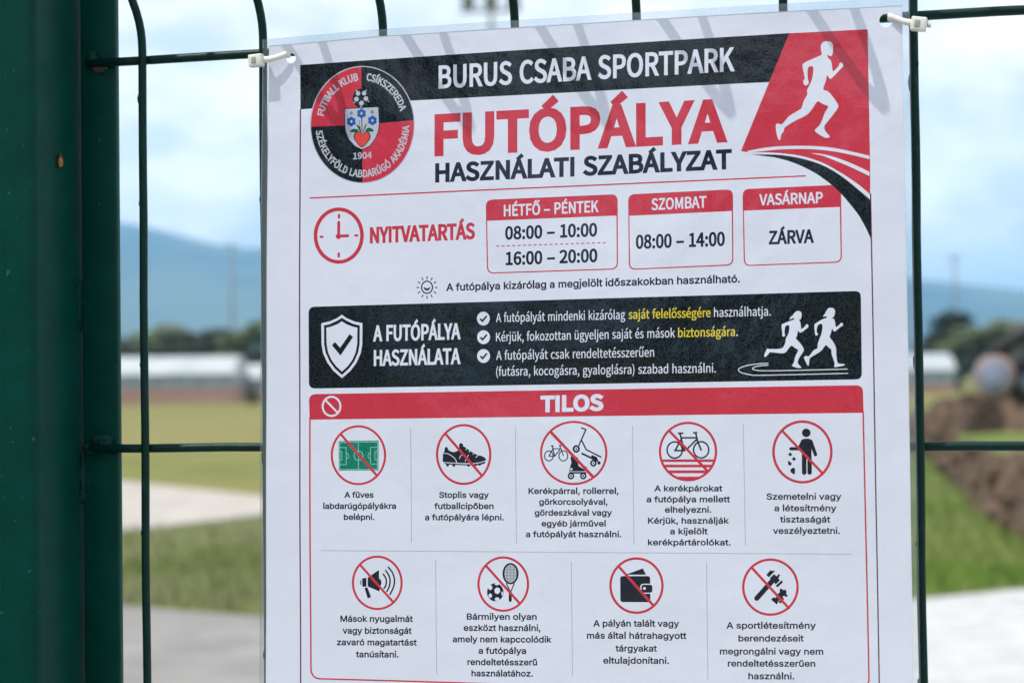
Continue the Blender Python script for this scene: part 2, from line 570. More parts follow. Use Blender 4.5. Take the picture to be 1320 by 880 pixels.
def trunk_mesh(seed):
    rnd = random.Random(seed)
    bm = bmesh.new()
    add_tube(bm, [(0, 0, -0.01), (0.01, 0, 0.12), (-0.01, 0.01, 0.3), (0.01, 0, 0.6), (0, 0, 0.82)], [0.03, 0.022, 0.018, 0.011, 0.004], 8)
    for k in range(6):
        a = rnd.uniform(0, 6.28)
        z = rnd.uniform(0.2, 0.55)
        add_tube(bm, [(0, 0, z), (math.cos(a)*0.12, math.sin(a)*0.12, z+0.1), (math.cos(a)*0.25, math.sin(a)*0.25, z+0.22)], [0.011, 0.007, 0.003], 6)
    me = bpy.data.meshes.new('trunk')
    bm.to_mesh(me)
    bm.free()
    return me
trunks = [trunk_mesh(5), trunk_mesh(6)]
for i, c in enumerate(crowns): c.materials.append(M['leaf_a'] if i in (1, 3) else M['leaf_b'])
for t in trunks: t.materials.append(M['bark'])
def tree(px, dist, top, kind, label, name='tree', wide=1.0):
    h = hz(px, top, dist)
    p = D(px, dist)
    t = empty(name, p, label, 'tree', 'trees along the far field edge')
    c = bpy.data.objects.new('crown', crowns[kind])
    k = bpy.data.objects.new('trunk', trunks[kind % 2])
    for q in (c, k):
        col.objects.link(q)
        q.parent = t
        q.scale = (h*wide, h*wide, h*1.02)
    c.rotation_euler.z = px*0.37
    return t
tree(150, 185, 428, 2, 'low green tree showing at the dark post beside the long white greenhouse', wide=1.6)
tree(208, 190, 423, 0, 'round green tree above the long white greenhouse, nearest to the left wire', wide=1.7)
tree(246, 180, 418, 3, 'tallest dark tree behind the middle of the long white greenhouse', wide=1.75)
tree(285, 186, 425, 2, 'pale green tree behind the right end of the long white greenhouse', wide=1.75)
tree(322, 178, 420, 0, 'light green tree above the short white greenhouse beside the sign', wide=1.6)
tree(1234, 190, 402, 1, 'tall pointed dark green tree behind the rounded tunnel greenhouse', wide=1.75)
tree(1202, 200, 436, 3, 'low dark tree showing between the right wire and the pointed tree', wide=1.6)
tree(1275, 182, 416, 0, 'broad light green tree between the pointed tree and the digging machine', wide=1.7)
tree(1318, 178, 418, 2, 'light green tree rising behind the slanting arm of the machine', wide=1.6)
# far woodland filling the rest of the field edge
wd = []
rnd = random.Random(21)
vs_, fs = [], []
for i in range(150):
    px = rnd.uniform(-1500, 2900)
    d = rnd.uniform(198, 260)
    c = D(px, d)
    hh = rnd.uniform(5.4, 7.4)
    src = crowns[rnd.randrange(4)]
    n0 = len(src.vertices)
    a = rnd.uniform(0, 6.28)
    ca, sa = math.cos(a), math.sin(a)
    base = len(vs_)
    ww = hh*rnd.uniform(1.2, 1.7)
    for v in src.vertices[:5200]:
        x, y, z = v.co
        vs_.append((c.x + (x*ca-y*sa)*ww, c.y + (x*sa+y*ca)*ww, (z*1.15-0.15)*hh))
    for q in src.polygons[:1300]:
        fs.append([base+k for k in q.vertices])
for az, d, hh, ww in ((-44, 17, 7.5, 1.2), (-37, 16, 6.5, 1.2), (-31, 15, 7.0, 1.2), (-25.5, 16, 5.6, 0.9), (-9, 17, 5.2, 0.55), (-2, 22, 6.5, 0.8), (8, 24, 7.5, 1.1), (20, 22, 7.5, 1.2),  # unseen trees behind the camera, added for the laminate to reflect
                      (-40, 24, 4.0, 1.5), (-30, 26, 3.4, 1.7), (-21, 25, 2.6, 1.8), (-15, 27, 2.3, 1.9), (-9, 26, 2.5, 1.9), (-3, 27, 2.6, 1.9), (4, 26, 3.0, 1.8)):
    src = crowns[int(abs(az)) % 4]
    base = len(vs_)
    cx_, cy_ = CAM.x + d*math.sin(R(az)), CAM.y - d*math.cos(R(az))
    for v in src.vertices[:5200]:
        vs_.append((cx_ + v.co.x*hh*ww, cy_ + v.co.y*hh*ww, (v.co.z*1.2-0.2)*hh))
    for q in src.polygons[:1300]:
        fs.append([base+k for k in q.vertices])
me = bpy.data.meshes.new('woodland_and_unseen_trees')
me.from_pydata(vs_, [], fs)
tag(link('woodland_and_unseen_trees', me, None, [M['leaf_a']], smooth=False), kind='stuff')
# dark bush at the short greenhouse
def bush(px, dist, top, label):
    p = D(px, dist)
    h = hz(px, top, dist)
    t = empty('bush', p, label, 'bush')
    c = bpy.data.objects.new('foliage', crowns[3])
    col.objects.link(c)
    c.parent = t
    c.scale = (h*1.0, h*1.0, h*1.25)
    c.location.z = -0.2*h
    k = bpy.data.objects.new('stem', trunks[0])
    col.objects.link(k)
    k.parent = t
    k.scale = (h, h, h*0.8)
bush(322, 118, 497, 'small dark bush standing in front of the short white greenhouse')

# ------------------------------------------------------------------ greenhouses
def greenhouse(px0, px1, dist, y_top, y_eave, y_sill, label, depth=7.0, yaw=0.0):
    a, b = D(px0, dist), D(px1, dist)
    mid = (a+b)/2
    ln = (b-a).length
    ang = math.atan2((b-a).y, (b-a).x) + yaw
    pm = (px0+px1)/2
    zt, ze, zs = hz(pm, y_top, dist), hz(pm, y_eave, dist), hz(pm, y_sill, dist)
    t = empty('greenhouse', mid, label, 'greenhouse', 'greenhouses across the field')
    t.rotation_euler.z = ang
    def add(name, bm, m, smooth=False):
        me = bpy.data.meshes.new(name)
        bm.to_mesh(me)
        bm.free()
        me.materials.append(m)
        o = bpy.data.objects.new(name, me)
        col.objects.link(o)
        o.parent = t
        return o
    bm = bmesh.new()
    add_box(bm, (0, depth/2, zs/2), (ln, depth, zs), None, 0.02)
    add('brick_base', bm, M['brick'])
    bm = bmesh.new()
    add_box(bm, (0, depth/2, (zs+ze)/2), (ln-0.12, depth-0.12, ze-zs-0.004), None, 0.01)
    add('glazed_wall', bm, M['gh_glass'])
    bm = bmesh.new()
    n = max(2, int(ln/1.5))
    for i in range(n+1):
        x = -ln/2+0.04 + (ln-0.08)*i/n
        add_box(bm, (x, 0.02, (zs+ze)/2), (0.07, 0.09, ze-zs-0.02))
    add_box(bm, (0, 0.02, zs+0.04), (ln-0.2, 0.12, 0.06))
    add('glazing_frame', bm, M['gh_bar'])
    bm = bmesh.new()                      # rounded sheet roof
    prof = []
    for k in range(15):
        u = k/14
        prof.append(Vector((0, -0.22 + (depth+0.44)*u, ze + (zt-ze)*math.sin(math.pi*u)**0.65)))
    L0 = [bm.verts.new((-ln/2-0.1, p.y, p.z)) for p in prof]
    L1 = [bm.verts.new((ln/2+0.1, p.y, p.z)) for p in prof]
    for k in range(14):
        bm.faces.new((L0[k], L1[k], L1[k+1], L0[k+1]))
    bm.faces.new(L0)
    bm.faces.new(L1[::-1])
    bm.faces.new((L0[0], L0[-1], L1[-1], L1[0]))
    bmesh.ops.recalc_face_normals(bm, faces=bm.faces)
    add('roof', bm, M['gh_roof'])
    return t
greenhouse(-420, 301, 139, 462, 485.5, 503, 'long white roofed greenhouse on a red brick base, left of the sign')
greenhouse(306, 336, 146, 469, 488, 503, 'short white roofed greenhouse just left of the sign, beside the long one')
greenhouse(1090, 1231, 159, 455.5, 478, 494, 'rounded white tunnel greenhouse right of the sign in front of the pointed tree')

# ------------------------------------------------------------------ floodlight masts
def mast(px, dist, top, label, r=0.12, heads=True):
    p = D(px, dist)
    h = hz(px, top, dist)
    t = empty('floodlight_mast', p, label, 'floodlight', 'floodlight masts of the sports park')
    bm = bmesh.new()
    add_tube(bm, [p, p+Vector((0, 0, h*0.5)), p+Vector((0, 0, h))], [r*1.3, r, r*0.75], 12)
    from_bm('pole', bm, t, [M['steel']])
    bm = bmesh.new()
    add_box(bm, p+Vector((0, 0, h-0.15)), (1.9, 0.10, 0.10), Matrix.Rotation(YAW*-1, 3, 'Z'), 0.01)
    from_bm('crossarm', bm, t, [M['steel']], smooth=False)
    for s in (-0.7, 0.0, 0.7):
        bm = bmesh.new()
        q = p + Vector((math.cos(-YAW)*s, math.sin(-YAW)*s, h+0.13))
        add_box(bm, q, (0.42, 0.2, 0.36), Matrix.Rotation(-YAW, 3, 'Z') @ Matrix.Rotation(R(25), 3, 'X'), 0.03)
        from_bm('lamp_head', bm, t, [M['steel']], smooth=False)
mast(638, 62, 6, 'tall floodlight mast whose lamps show above the top edge of the sign', 0.11)
mast(300, 330, 316, 'thin distant floodlight mast in front of the hills left of the sign', 0.24)
mast(1233, 330, 332, 'faint distant floodlight mast in front of the hills right of the sign', 0.24)

# ------------------------------------------------------------------ earth heaps
def heap(name, base, tops, label, seed, back=3.0):
    """base: pixels of the foot on the ground; tops: pixels of the crest, at the same index"""
    bm = bmesh.new()
    nrow = 16
    lines = []
    dense_b, dense_t = [], []
    for i in range(len(base)-1):
        for k in range(10):
            t = k/10
            dense_b.append((base[i][0]*(1-t)+base[i+1][0]*t, base[i][1]*(1-t)+base[i+1][1]*t))
            dense_t.append((tops[i][0]*(1-t)+tops[i+1][0]*t, tops[i][1]*(1-t)+tops[i+1][1]*t))
    n = len(dense_b)
    for j, (b_, t_) in enumerate(zip(dense_b, dense_t)):
        gb = G(*b_)
        dist = (gb-CAM).dot(fw) + back*0.5
        d = ray(*t_)
        crest = CAM + d*(dist/F)
        far = Vector((crest.x, crest.y, 0)) + (Vector((crest.x, crest.y, 0))-gb)*1.1
        endk = min(1, j/6, (n-1-j)/6)
        line = []
        for r_ in range(nrow+1):
            u = r_/nrow
            if u <= 0.5:
                q = gb.lerp(Vector((crest.x, crest.y, 0)), u*2)
                h = crest.z*math.sin(u*math.pi)**0.8
            else:
                q = Vector((crest.x, crest.y, 0)).lerp(far, u*2-1)
                h = crest.z*math.sin(u*math.pi)**0.9
            nz = noise.noise(Vector((q.x*1.1, q.y*1.1, seed)))*0.28 + noise.noise(Vector((q.x*3.3, q.y*3.3, seed+4)))*0.14
            h = max(h, 0)*(1 + nz*1.0)*endk + 0.10*nz*endk
            line.append(bm.verts.new((q.x + 0.1*nz, q.y+0.15*nz, h - (0.05 if r_ in (0, nrow) else 0))))
        lines.append(line)
    for a, b in zip(lines, lines[1:]):
        for r_ in range(nrow):
            bm.faces.new((a[r_], b[r_], b[r_+1], a[r_+1]))
    bmesh.ops.recalc_face_normals(bm, faces=bm.faces)
    bmesh.ops.subdivide_edges(bm, edges=bm.edges, cuts=1, use_grid_fill=True)
    for v in bm.verts:
        v.co += Vector((0, 0, 1))*0.09*noise.noise(v.co*4.5 + Vector((seed, 0, 0)))
    rnd = random.Random(seed)
    vv = [v.co.copy() for v in bm.verts]
    for k in range(110):
        v = rnd.choice(vv)
        s = rnd.uniform(0.04, 0.16)
        add_blob(bm, v + Vector((0, 0, s*0.2)), (s, s*rnd.uniform(0.7, 1.2), s*0.75), 0.5, 1.6, 2, k)
    o = from_bm(name, bm, None, [M['earth']], smooth=False)
    return tag(o, label, 'earth heap', 'heaps of dug earth')
heap('earth_heap', [(1150, 572), (1205, 600), (1228, 628), (1262, 662), (1300, 692), (1360, 720), (1480, 745)],
     [(1150, 545), (1205, 555), (1240, 578), (1275, 590), (1320, 592), (1380, 585), (1480, 590)],
     'nearer heap of brown dug earth with clods, crossed by the right fence wire', 2, 2.4)
heap('earth_heap', [(1120, 560), (1195, 556), (1240, 560), (1290, 556), (1340, 556), (1480, 556)],
     [(1120, 545), (1195, 527), (1240, 512), (1290, 496), (1340, 487), (1480, 494)],
     'farther heap of brown earth under the dark machine and its pale round disc', 6, 3.0)

# ------------------------------------------------------------------ dark machine on the far heap
md = 30.0
def MP(px, py, dd=0.0):
    d = ray(px, py)
    return CAM + d*((md+dd)/F)
mt = empty('digging_machine', D(1330, md), 'dark blurred digging machine on the earth heap with slanting arm and pale round disc', 'machine')
fwd2 = Vector((fw.x, fw.y, 0)).normalized()
rt2 = Vector((fwd2.y, -fwd2.x, 0))
rotm = Matrix((rt2, fwd2, Vector((0, 0, 1)))).transposed()
bm = bmesh.new()
add_box(bm, MP(1352, 484, 0.7), (1.24, 1.3, 0.52), rotm, 0.05)
add_box(bm, MP(1358, 448, 0.8), (1.02, 1.0, 0.56), rotm, 0.06)
from_bm('body', bm, mt, [M['dark_metal']], smooth=False)
bm = bmesh.new()
for off in (0.0, 0.55):
    a, b = MP(1277, 458, off), MP(1392, 385, off)
    d = b-a
    pts = [a, a.lerp(b, 0.5)+Vector((0, 0, 0.04)), b]
    add_tube(bm, pts, [0.09, 0.14, 0.15], 8)
add_tube(bm, [MP(1296, 447, 0), MP(1296, 447, 0.55)], 0.06, 8)
from_bm('arm', bm, mt, [M['dark_metal']])
def disc(name, c, r, th, m, axis, ry=1.0, parent=None):
    bm = bmesh.new()
    prof = [(0.001, -th*1.15), (r*0.35, -th*1.1), (r*0.8, -th), (r*0.97, -th*0.7), (r, 0), (r*0.97, th*0.8), (0.001, th)]
    seg = 36
    ax = axis.normalized()
    u = ax.orthogonal().normalized()
    v = ax.cross(u)
    rings = []
    for (rr, h) in prof:
        rings.append([bm.verts.new(c + ax*h + (u*math.cos(t)+v*math.sin(t))*rr) for t in [2*math.pi*k/seg for k in range(seg)]])
    for a, b in zip(rings, rings[1:]):
        for k in range(seg):
            bm.faces.new((a[k], a[(k+1) % seg], b[(k+1) % seg], b[k]))
    bmesh.ops.recalc_face_normals(bm, faces=bm.faces)
    return from_bm(name, bm, parent, [m], smooth=False)
ax = fwd2*1.0 + rt2*0.45
cdisc = MP(1281, 484, -0.12)
disc('round_disc', cdisc, 0.285, 0.07, M['disc_white'], ax, parent=mt)
disc('disc_rim', cdisc+ax.normalized()*0.07, 0.315, 0.05, M['disc_rust'], ax, parent=mt)
disc('hub', cdisc-ax.normalized()*0.075, 0.15, 0.03, M['disc_blue'], ax, parent=mt)
for (px, py, dd) in ((1322, 492, 0.1), (1388, 496, 0.1)):
    bm = bmesh.new()
    c = MP(px, py, dd)
    seg = 28
    prof = [(0.12, -0.13), (0.26, -0.14), (0.32, -0.09), (0.33, 0), (0.32, 0.09), (0.26, 0.14), (0.12, 0.13)]
    rings = [[bm.verts.new(c + fwd2*h + (rt2*math.cos(t)+Vector((0, 0, 1))*math.sin(t))*rr) for t in [2*math.pi*k/seg for k in range(seg)]] for rr, h in prof]
    rings.append(rings[0])
    for a, b in zip(rings, rings[1:]):
        for k in range(seg):
            bm.faces.new((a[k], a[(k+1) % seg], b[(k+1) % seg], b[k]))
    bmesh.ops.recalc_face_normals(bm, faces=bm.faces)
    wh = from_bm('wheel', bm, mt, [M['tyre']])
    bm = bmesh.new()
    add_tube(bm, [c-fwd2*0.11, c+fwd2*0.11], 0.125, 20)
    rm = from_bm('rim', bm, mt, [M['disc_blue']])
    rm.parent = wh
    rm.matrix_parent_inverse = Matrix()

# ================================================================== FENCE
yf = 0.0062                                          # front of the panel's edge tube
XS = P(103.5, 440, yf).x                             # plane of the post's right face
d45 = ray(45, 440)
yfront = CAM.y + d45.y*((XS-CAM.x)/d45.x)
yback = yfront + 0.080
bm = bmesh.new()
wpost = 0.080
add_box(bm, (XS-wpost/2, (yfront+yback)/2, 1.075), (wpost, yback-yfront, 2.15), None, 0.0045, seg=4)
pt = empty('fence_post', (XS-wpost/2, 0, 0), 'dark green square steel post at the left edge of the picture', 'post')
from_bm('post_tube', bm, pt, [M['green_paint']])
bm = bmesh.new()
add_box(bm, (XS-wpost/2, (yfront+yback)/2, 2.158), (wpost+0.006, yback-yfront+0.006, 0.014), None, 0.004)
from_bm('post_cap', bm, pt, [M['weld']])

fp = empty('mesh_fence', (0.2, 0, 0.05), 'green welded wire mesh fence panel carrying the laminated sign', 'fence')
xa, xb = XS+0.0008, P(151.0, 440, yf).x
bm = bmesh.new()
add_box(bm, ((xa+xb)/2, yf+0.0025, 1.02), (xb-xa, 0.005, 1.94), None, 0.0012, seg=3)
from_bm('edge_tube', bm, fp, [M['green_paint']])
wx = [P(186, 440).x, P(342.6, 440).x, P(494, 60).x, P(664, 60).x, P(820.5, 60).x, P(1010, 60).x, P(1183.5, 440).x]
st = wx[-1]-wx[-2]
wx += [wx[-1]+st*k for k in (1, 2, 3)]
zt = P(230, 73.3).z                                  # wire at the foot of the fold
VH, VD = 0.105, 0.036
def vwire(x, seed):
    zs_ = [0.06, 0.5, 1.0, 1.3] + [1.36+0.02*k for k in range(int((zt-1.36)/0.02))]
    pts = []
    for z in zs_: pts.append((z, 0.0))
    for k in range(0, 25):
        u = k/24
        z = zt + 0.004 + VH*u
        tri = 1-abs(2*u-1)
        # soften the two feet and the nose
        s = tri*tri*(3-2*tri)
        y = -VD*(0.04*tri + 0.96*s**1.4)
        pts.append((z, y))
    pts += [(zt+0.13, 0), (zt+0.25, 0), (zt+0.30, 0)]
    out = []
    for z, y in pts:
        j = 0.0006*noise.noise(Vector((z*18, seed, 0)))
        out.append((x + j, y + 0.0004*noise.noise(Vector((z*25, seed, 5))), z))
    return out
rnd = random.Random(4)
for i, x in enumerate(wx):
    bm = bmesh.new()
    add_tube(bm, vwire(x, i*2.3), 0.00195, 14)
    for k in range(9 if i in (0, 1, 6) else 3):      # runs and drips of the coating
        z = rnd.uniform(1.36, zt)
        s = rnd.uniform(0.0006, 0.0010)
        a = rnd.uniform(2.4, 5.6)
        add_blob(bm, (x+math.cos(a)*0.0017, math.sin(a)*0.0017, z), (s, s, s*rnd.uniform(1.5, 5)), 0.3, 2, 2, k)
    from_bm('vertical_wire', bm, fp, [M['wire']])
hy = 0.0040
x_end = wx[-1]+0.01
zsH = [0.10, 0.30, 0.50, 0.70, 0.90, 1.10, 1.28, P(232, 577.3).z, zt, zt+VH+0.012, zt+0.28]
for i, z in enumerate(zsH):
    bm = bmesh.new()
    x0 = P(116, 577, hy).x
    pts = [(x0 + (x_end-x0)*k/24, hy + 0.0003*noise.noise(Vector((k*0.7, z, 1))), z + 0.0005*noise.noise(Vector((k*0.5, z*9, 3)))) for k in range(25)]
    add_tube(bm, pts, 0.0021, 14)
    from_bm('horizontal_wire', bm, fp, [M['wire']])
def weld(px, py, s, seed, m=None, y=0.0045, label=None):
    bm = bmesh.new()
    p = P(px, py, y)
    add_blob(bm, p, s, 0.55, 1.8, 3, seed)
    o = from_bm('weld_bead', bm, fp, [m or M['weld']])
    if label: o['label'] = label
weld(119, 76, (0.0032, 0.0024, 0.0038), 1)
weld(128, 87, (0.0042, 0.0018, 0.0022), 2, M['rust'], 0.0055, 'rusty weld bead under the upper wire')
weld(132, 567, (0.0050, 0.0025, 0.0034), 3)
weld(118, 578, (0.0045, 0.0026, 0.0024), 4)
weld(106.5, 618, (0.0026, 0.0034, 0.0098), 5, None, 0.0070)
weld(107, 637, (0.0024, 0.0034, 0.0040), 6, None, 0.0065)
weld(104.5, 395, (0.0012, 0.0030, 0.0120), 7, None, 0.0072)

# beetle on the post
bc = Vector((XS+0.0008, CAM.y + ray(75, 207).y*((XS-CAM.x)/ray(75, 207).x), 0))
bc.z = CAM.z + ray(75, 207).z*((XS-CAM.x)/ray(75, 207).x)
bt = empty('beetle', bc, 'tiny orange brown beetle sitting on the side of the dark green post', 'insect')
bm = bmesh.new()
add_blob(bm, bc+Vector((0.0004, 0, -0.0007)), (0.0011, 0.0019, 0.0026), 0.05, 1, 3, 1)
from_bm('wing_case', bm, bt, [M['beetle']])
bm = bmesh.new()
add_blob(bm, bc+Vector((0.0003, 0, 0.0019)), (0.0009, 0.0014, 0.0011), 0.05, 1, 2, 2)
add_blob(bm, bc+Vector((0.0003, 0, 0.0030)), (0.0006, 0.0009, 0.0006), 0.05, 1, 2, 3)
for s in (-1, 1):
    add_tube(bm, [bc+Vector((0.0003, 0.0004*s, 0.0033)), bc+Vector((0.0007, 0.0012*s, 0.0045))], 0.00012, 5)
from_bm('head', bm, bt, [M['beetle_dark']])
for s in (-1, 1):
    for k in (-1, 0, 1):
        bm = bmesh.new()
        b0 = bc+Vector((0.0002, 0.0012*s, 0.0004+0.0011*k))
        add_tube(bm, [b0, b0+Vector((0.0005, 0.0010*s, 0.0003*k)), b0+Vector((-0.0009, 0.0019*s, 0.0009*k))], 0.00014, 5)
        from_bm('leg', bm, bt, [M['beetle_dark']])

# ================================================================== THE SIGN
YP = -0.0046
def Q(p):
    v = P(p[0], p[1], YP)
    return Vector((v.x*1000, (v.z-Z0)*1000))       # millimetres on the sheet's plane
def wave(x, z):
    """how far the limp sheet bows towards the viewer (m), x,z in mm"""
    a = 0.0005*math.sin(x*0.021+0.6)*math.sin(z*0.016+0.4)
    b = 0.0004*math.sin(x*0.009-z*0.013+1.0)
    c = 0.0009*math.exp(-((x-70)**2+(z-178)**2)/900) + 0.0008*math.exp(-((x-348)**2+(z-182)**2)/900)
    d = 0.00035*math.sin(x*0.055+z*0.02)*math.sin(z*0.04-x*0.01+1.3)
    return 0.0012 + a + b + d - c

prims = []                                          # (contours in mm, colour or None, part)
part = ['paper_sheet']
def prim(cs, c, text=False):
    prims.append((cs, c, part[0], text))
def poly(pts, c, f=None):
    prim([[Q(f(*p) if f else p) for p in pts]], c)
def Zf(ox, oy, s):
    return lambda x, y: (ox+x/s, oy+y/s)
def smooth_closed(pts, n=4):
    out = []
    m = len(pts)
    for i in range(m):
        p0, p1, p2, p3 = [Vector(pts[(i+k-1) % m]) for k in range(4)]
        for k in range(n):
            t = k/n
            out.append(tuple(0.5*((2*p1) + (p2-p0)*t + (2*p0-5*p1+4*p2-p3)*t*t + (3*p1-p0-3*p2+p3)*t**3)))
    return out
def smooth_open(pts, n=5):
    out = []
    m = len(pts)
    for i in range(m-1):
        p0, p1, p2, p3 = [Vector(pts[max(0, min(m-1, i+k-1))]) for k in range(4)]
        for k in range(n):
            t = k/n
            out.append(tuple(0.5*((2*p1) + (p2-p0)*t + (2*p0-5*p1+4*p2-p3)*t*t + (3*p1-p0-3*p2+p3)*t**3)))
    out.append(tuple(pts[-1]))
    return out
def ell(cx, cy, rx, ry, n=40, a0=0, a1=360):
    k = n if a1-a0 >= 360 else n+1
    return [(cx+rx*math.cos(R(a0+(a1-a0)*i/n)), cy+ry*math.sin(R(a0+(a1-a0)*i/n))) for i in range(k)]
def disc2(cx, cy, rx, c, f=None, ry=None, n=20):
    poly(ell(cx, cy, rx, ry or rx, n), c, f)
def ring(cx, cy, rx, ry, wd, c, f=None, n=56):
    g = f or (lambda x, y: (x, y))
    prim([[Q(g(*p)) for p in ell(cx, cy, rx, ry, n)], [Q(g(*p)) for p in ell(cx, cy, rx-wd, ry-wd, n)]], c)
def stroke(pts, wd, c, f=None, rnd=True, closed=False):
    """a line of width wd (same units as pts): one outline when it does not cross itself"""
    pts = [Vector(p) for p in pts]
    if closed:
        n = len(pts)
        outer, inner = [], []
        for i in range(n):
            d1 = (pts[i]-pts[i-1]).normalized()
            d2 = (pts[(i+1) % n]-pts[i]).normalized()
            nn = Vector((-(d1+d2).y, (d1+d2).x)).normalized()
            k = wd/2/max(0.4, nn.dot(Vector((-d1.y, d1.x))))
            outer.append(pts[i]+nn*k)
            inner.append(pts[i]-nn*k)
        g = f or (lambda x, y: (x, y))
        prim([[Q(g(*p)) for p in outer], [Q(g(*p)) for p in inner]], c)
        return
    l, r = [], []
    n = len(pts)
    for i in range(n):
        d1 = (pts[i]-pts[i-1]).normalized() if i else (pts[1]-pts[0]).normalized()
        d2 = (pts[i+1]-pts[i]).normalized() if i < n-1 else d1
        s = d1+d2
        nn = Vector((-s.y, s.x)).normalized()
        k = wd/2/max(0.45, nn.dot(Vector((-d1.y, d1.x))))
        l.append(pts[i]+nn*k)
        r.append(pts[i]-nn*k)
    def cap(p, d):
        a0 = math.atan2(d.y, d.x)
        return [p+Vector((math.cos(a0+R(a)), math.sin(a0+R(a))))*wd/2 for a in (60, 30, 0, -30, -60)]
    out = l[:]
    if rnd: out += cap(pts[-1], (pts[-1]-pts[-2]))
    out += r[::-1]
    if rnd: out += cap(pts[0], (pts[0]-pts[1]))
    poly([tuple(p) for p in out], c, f)

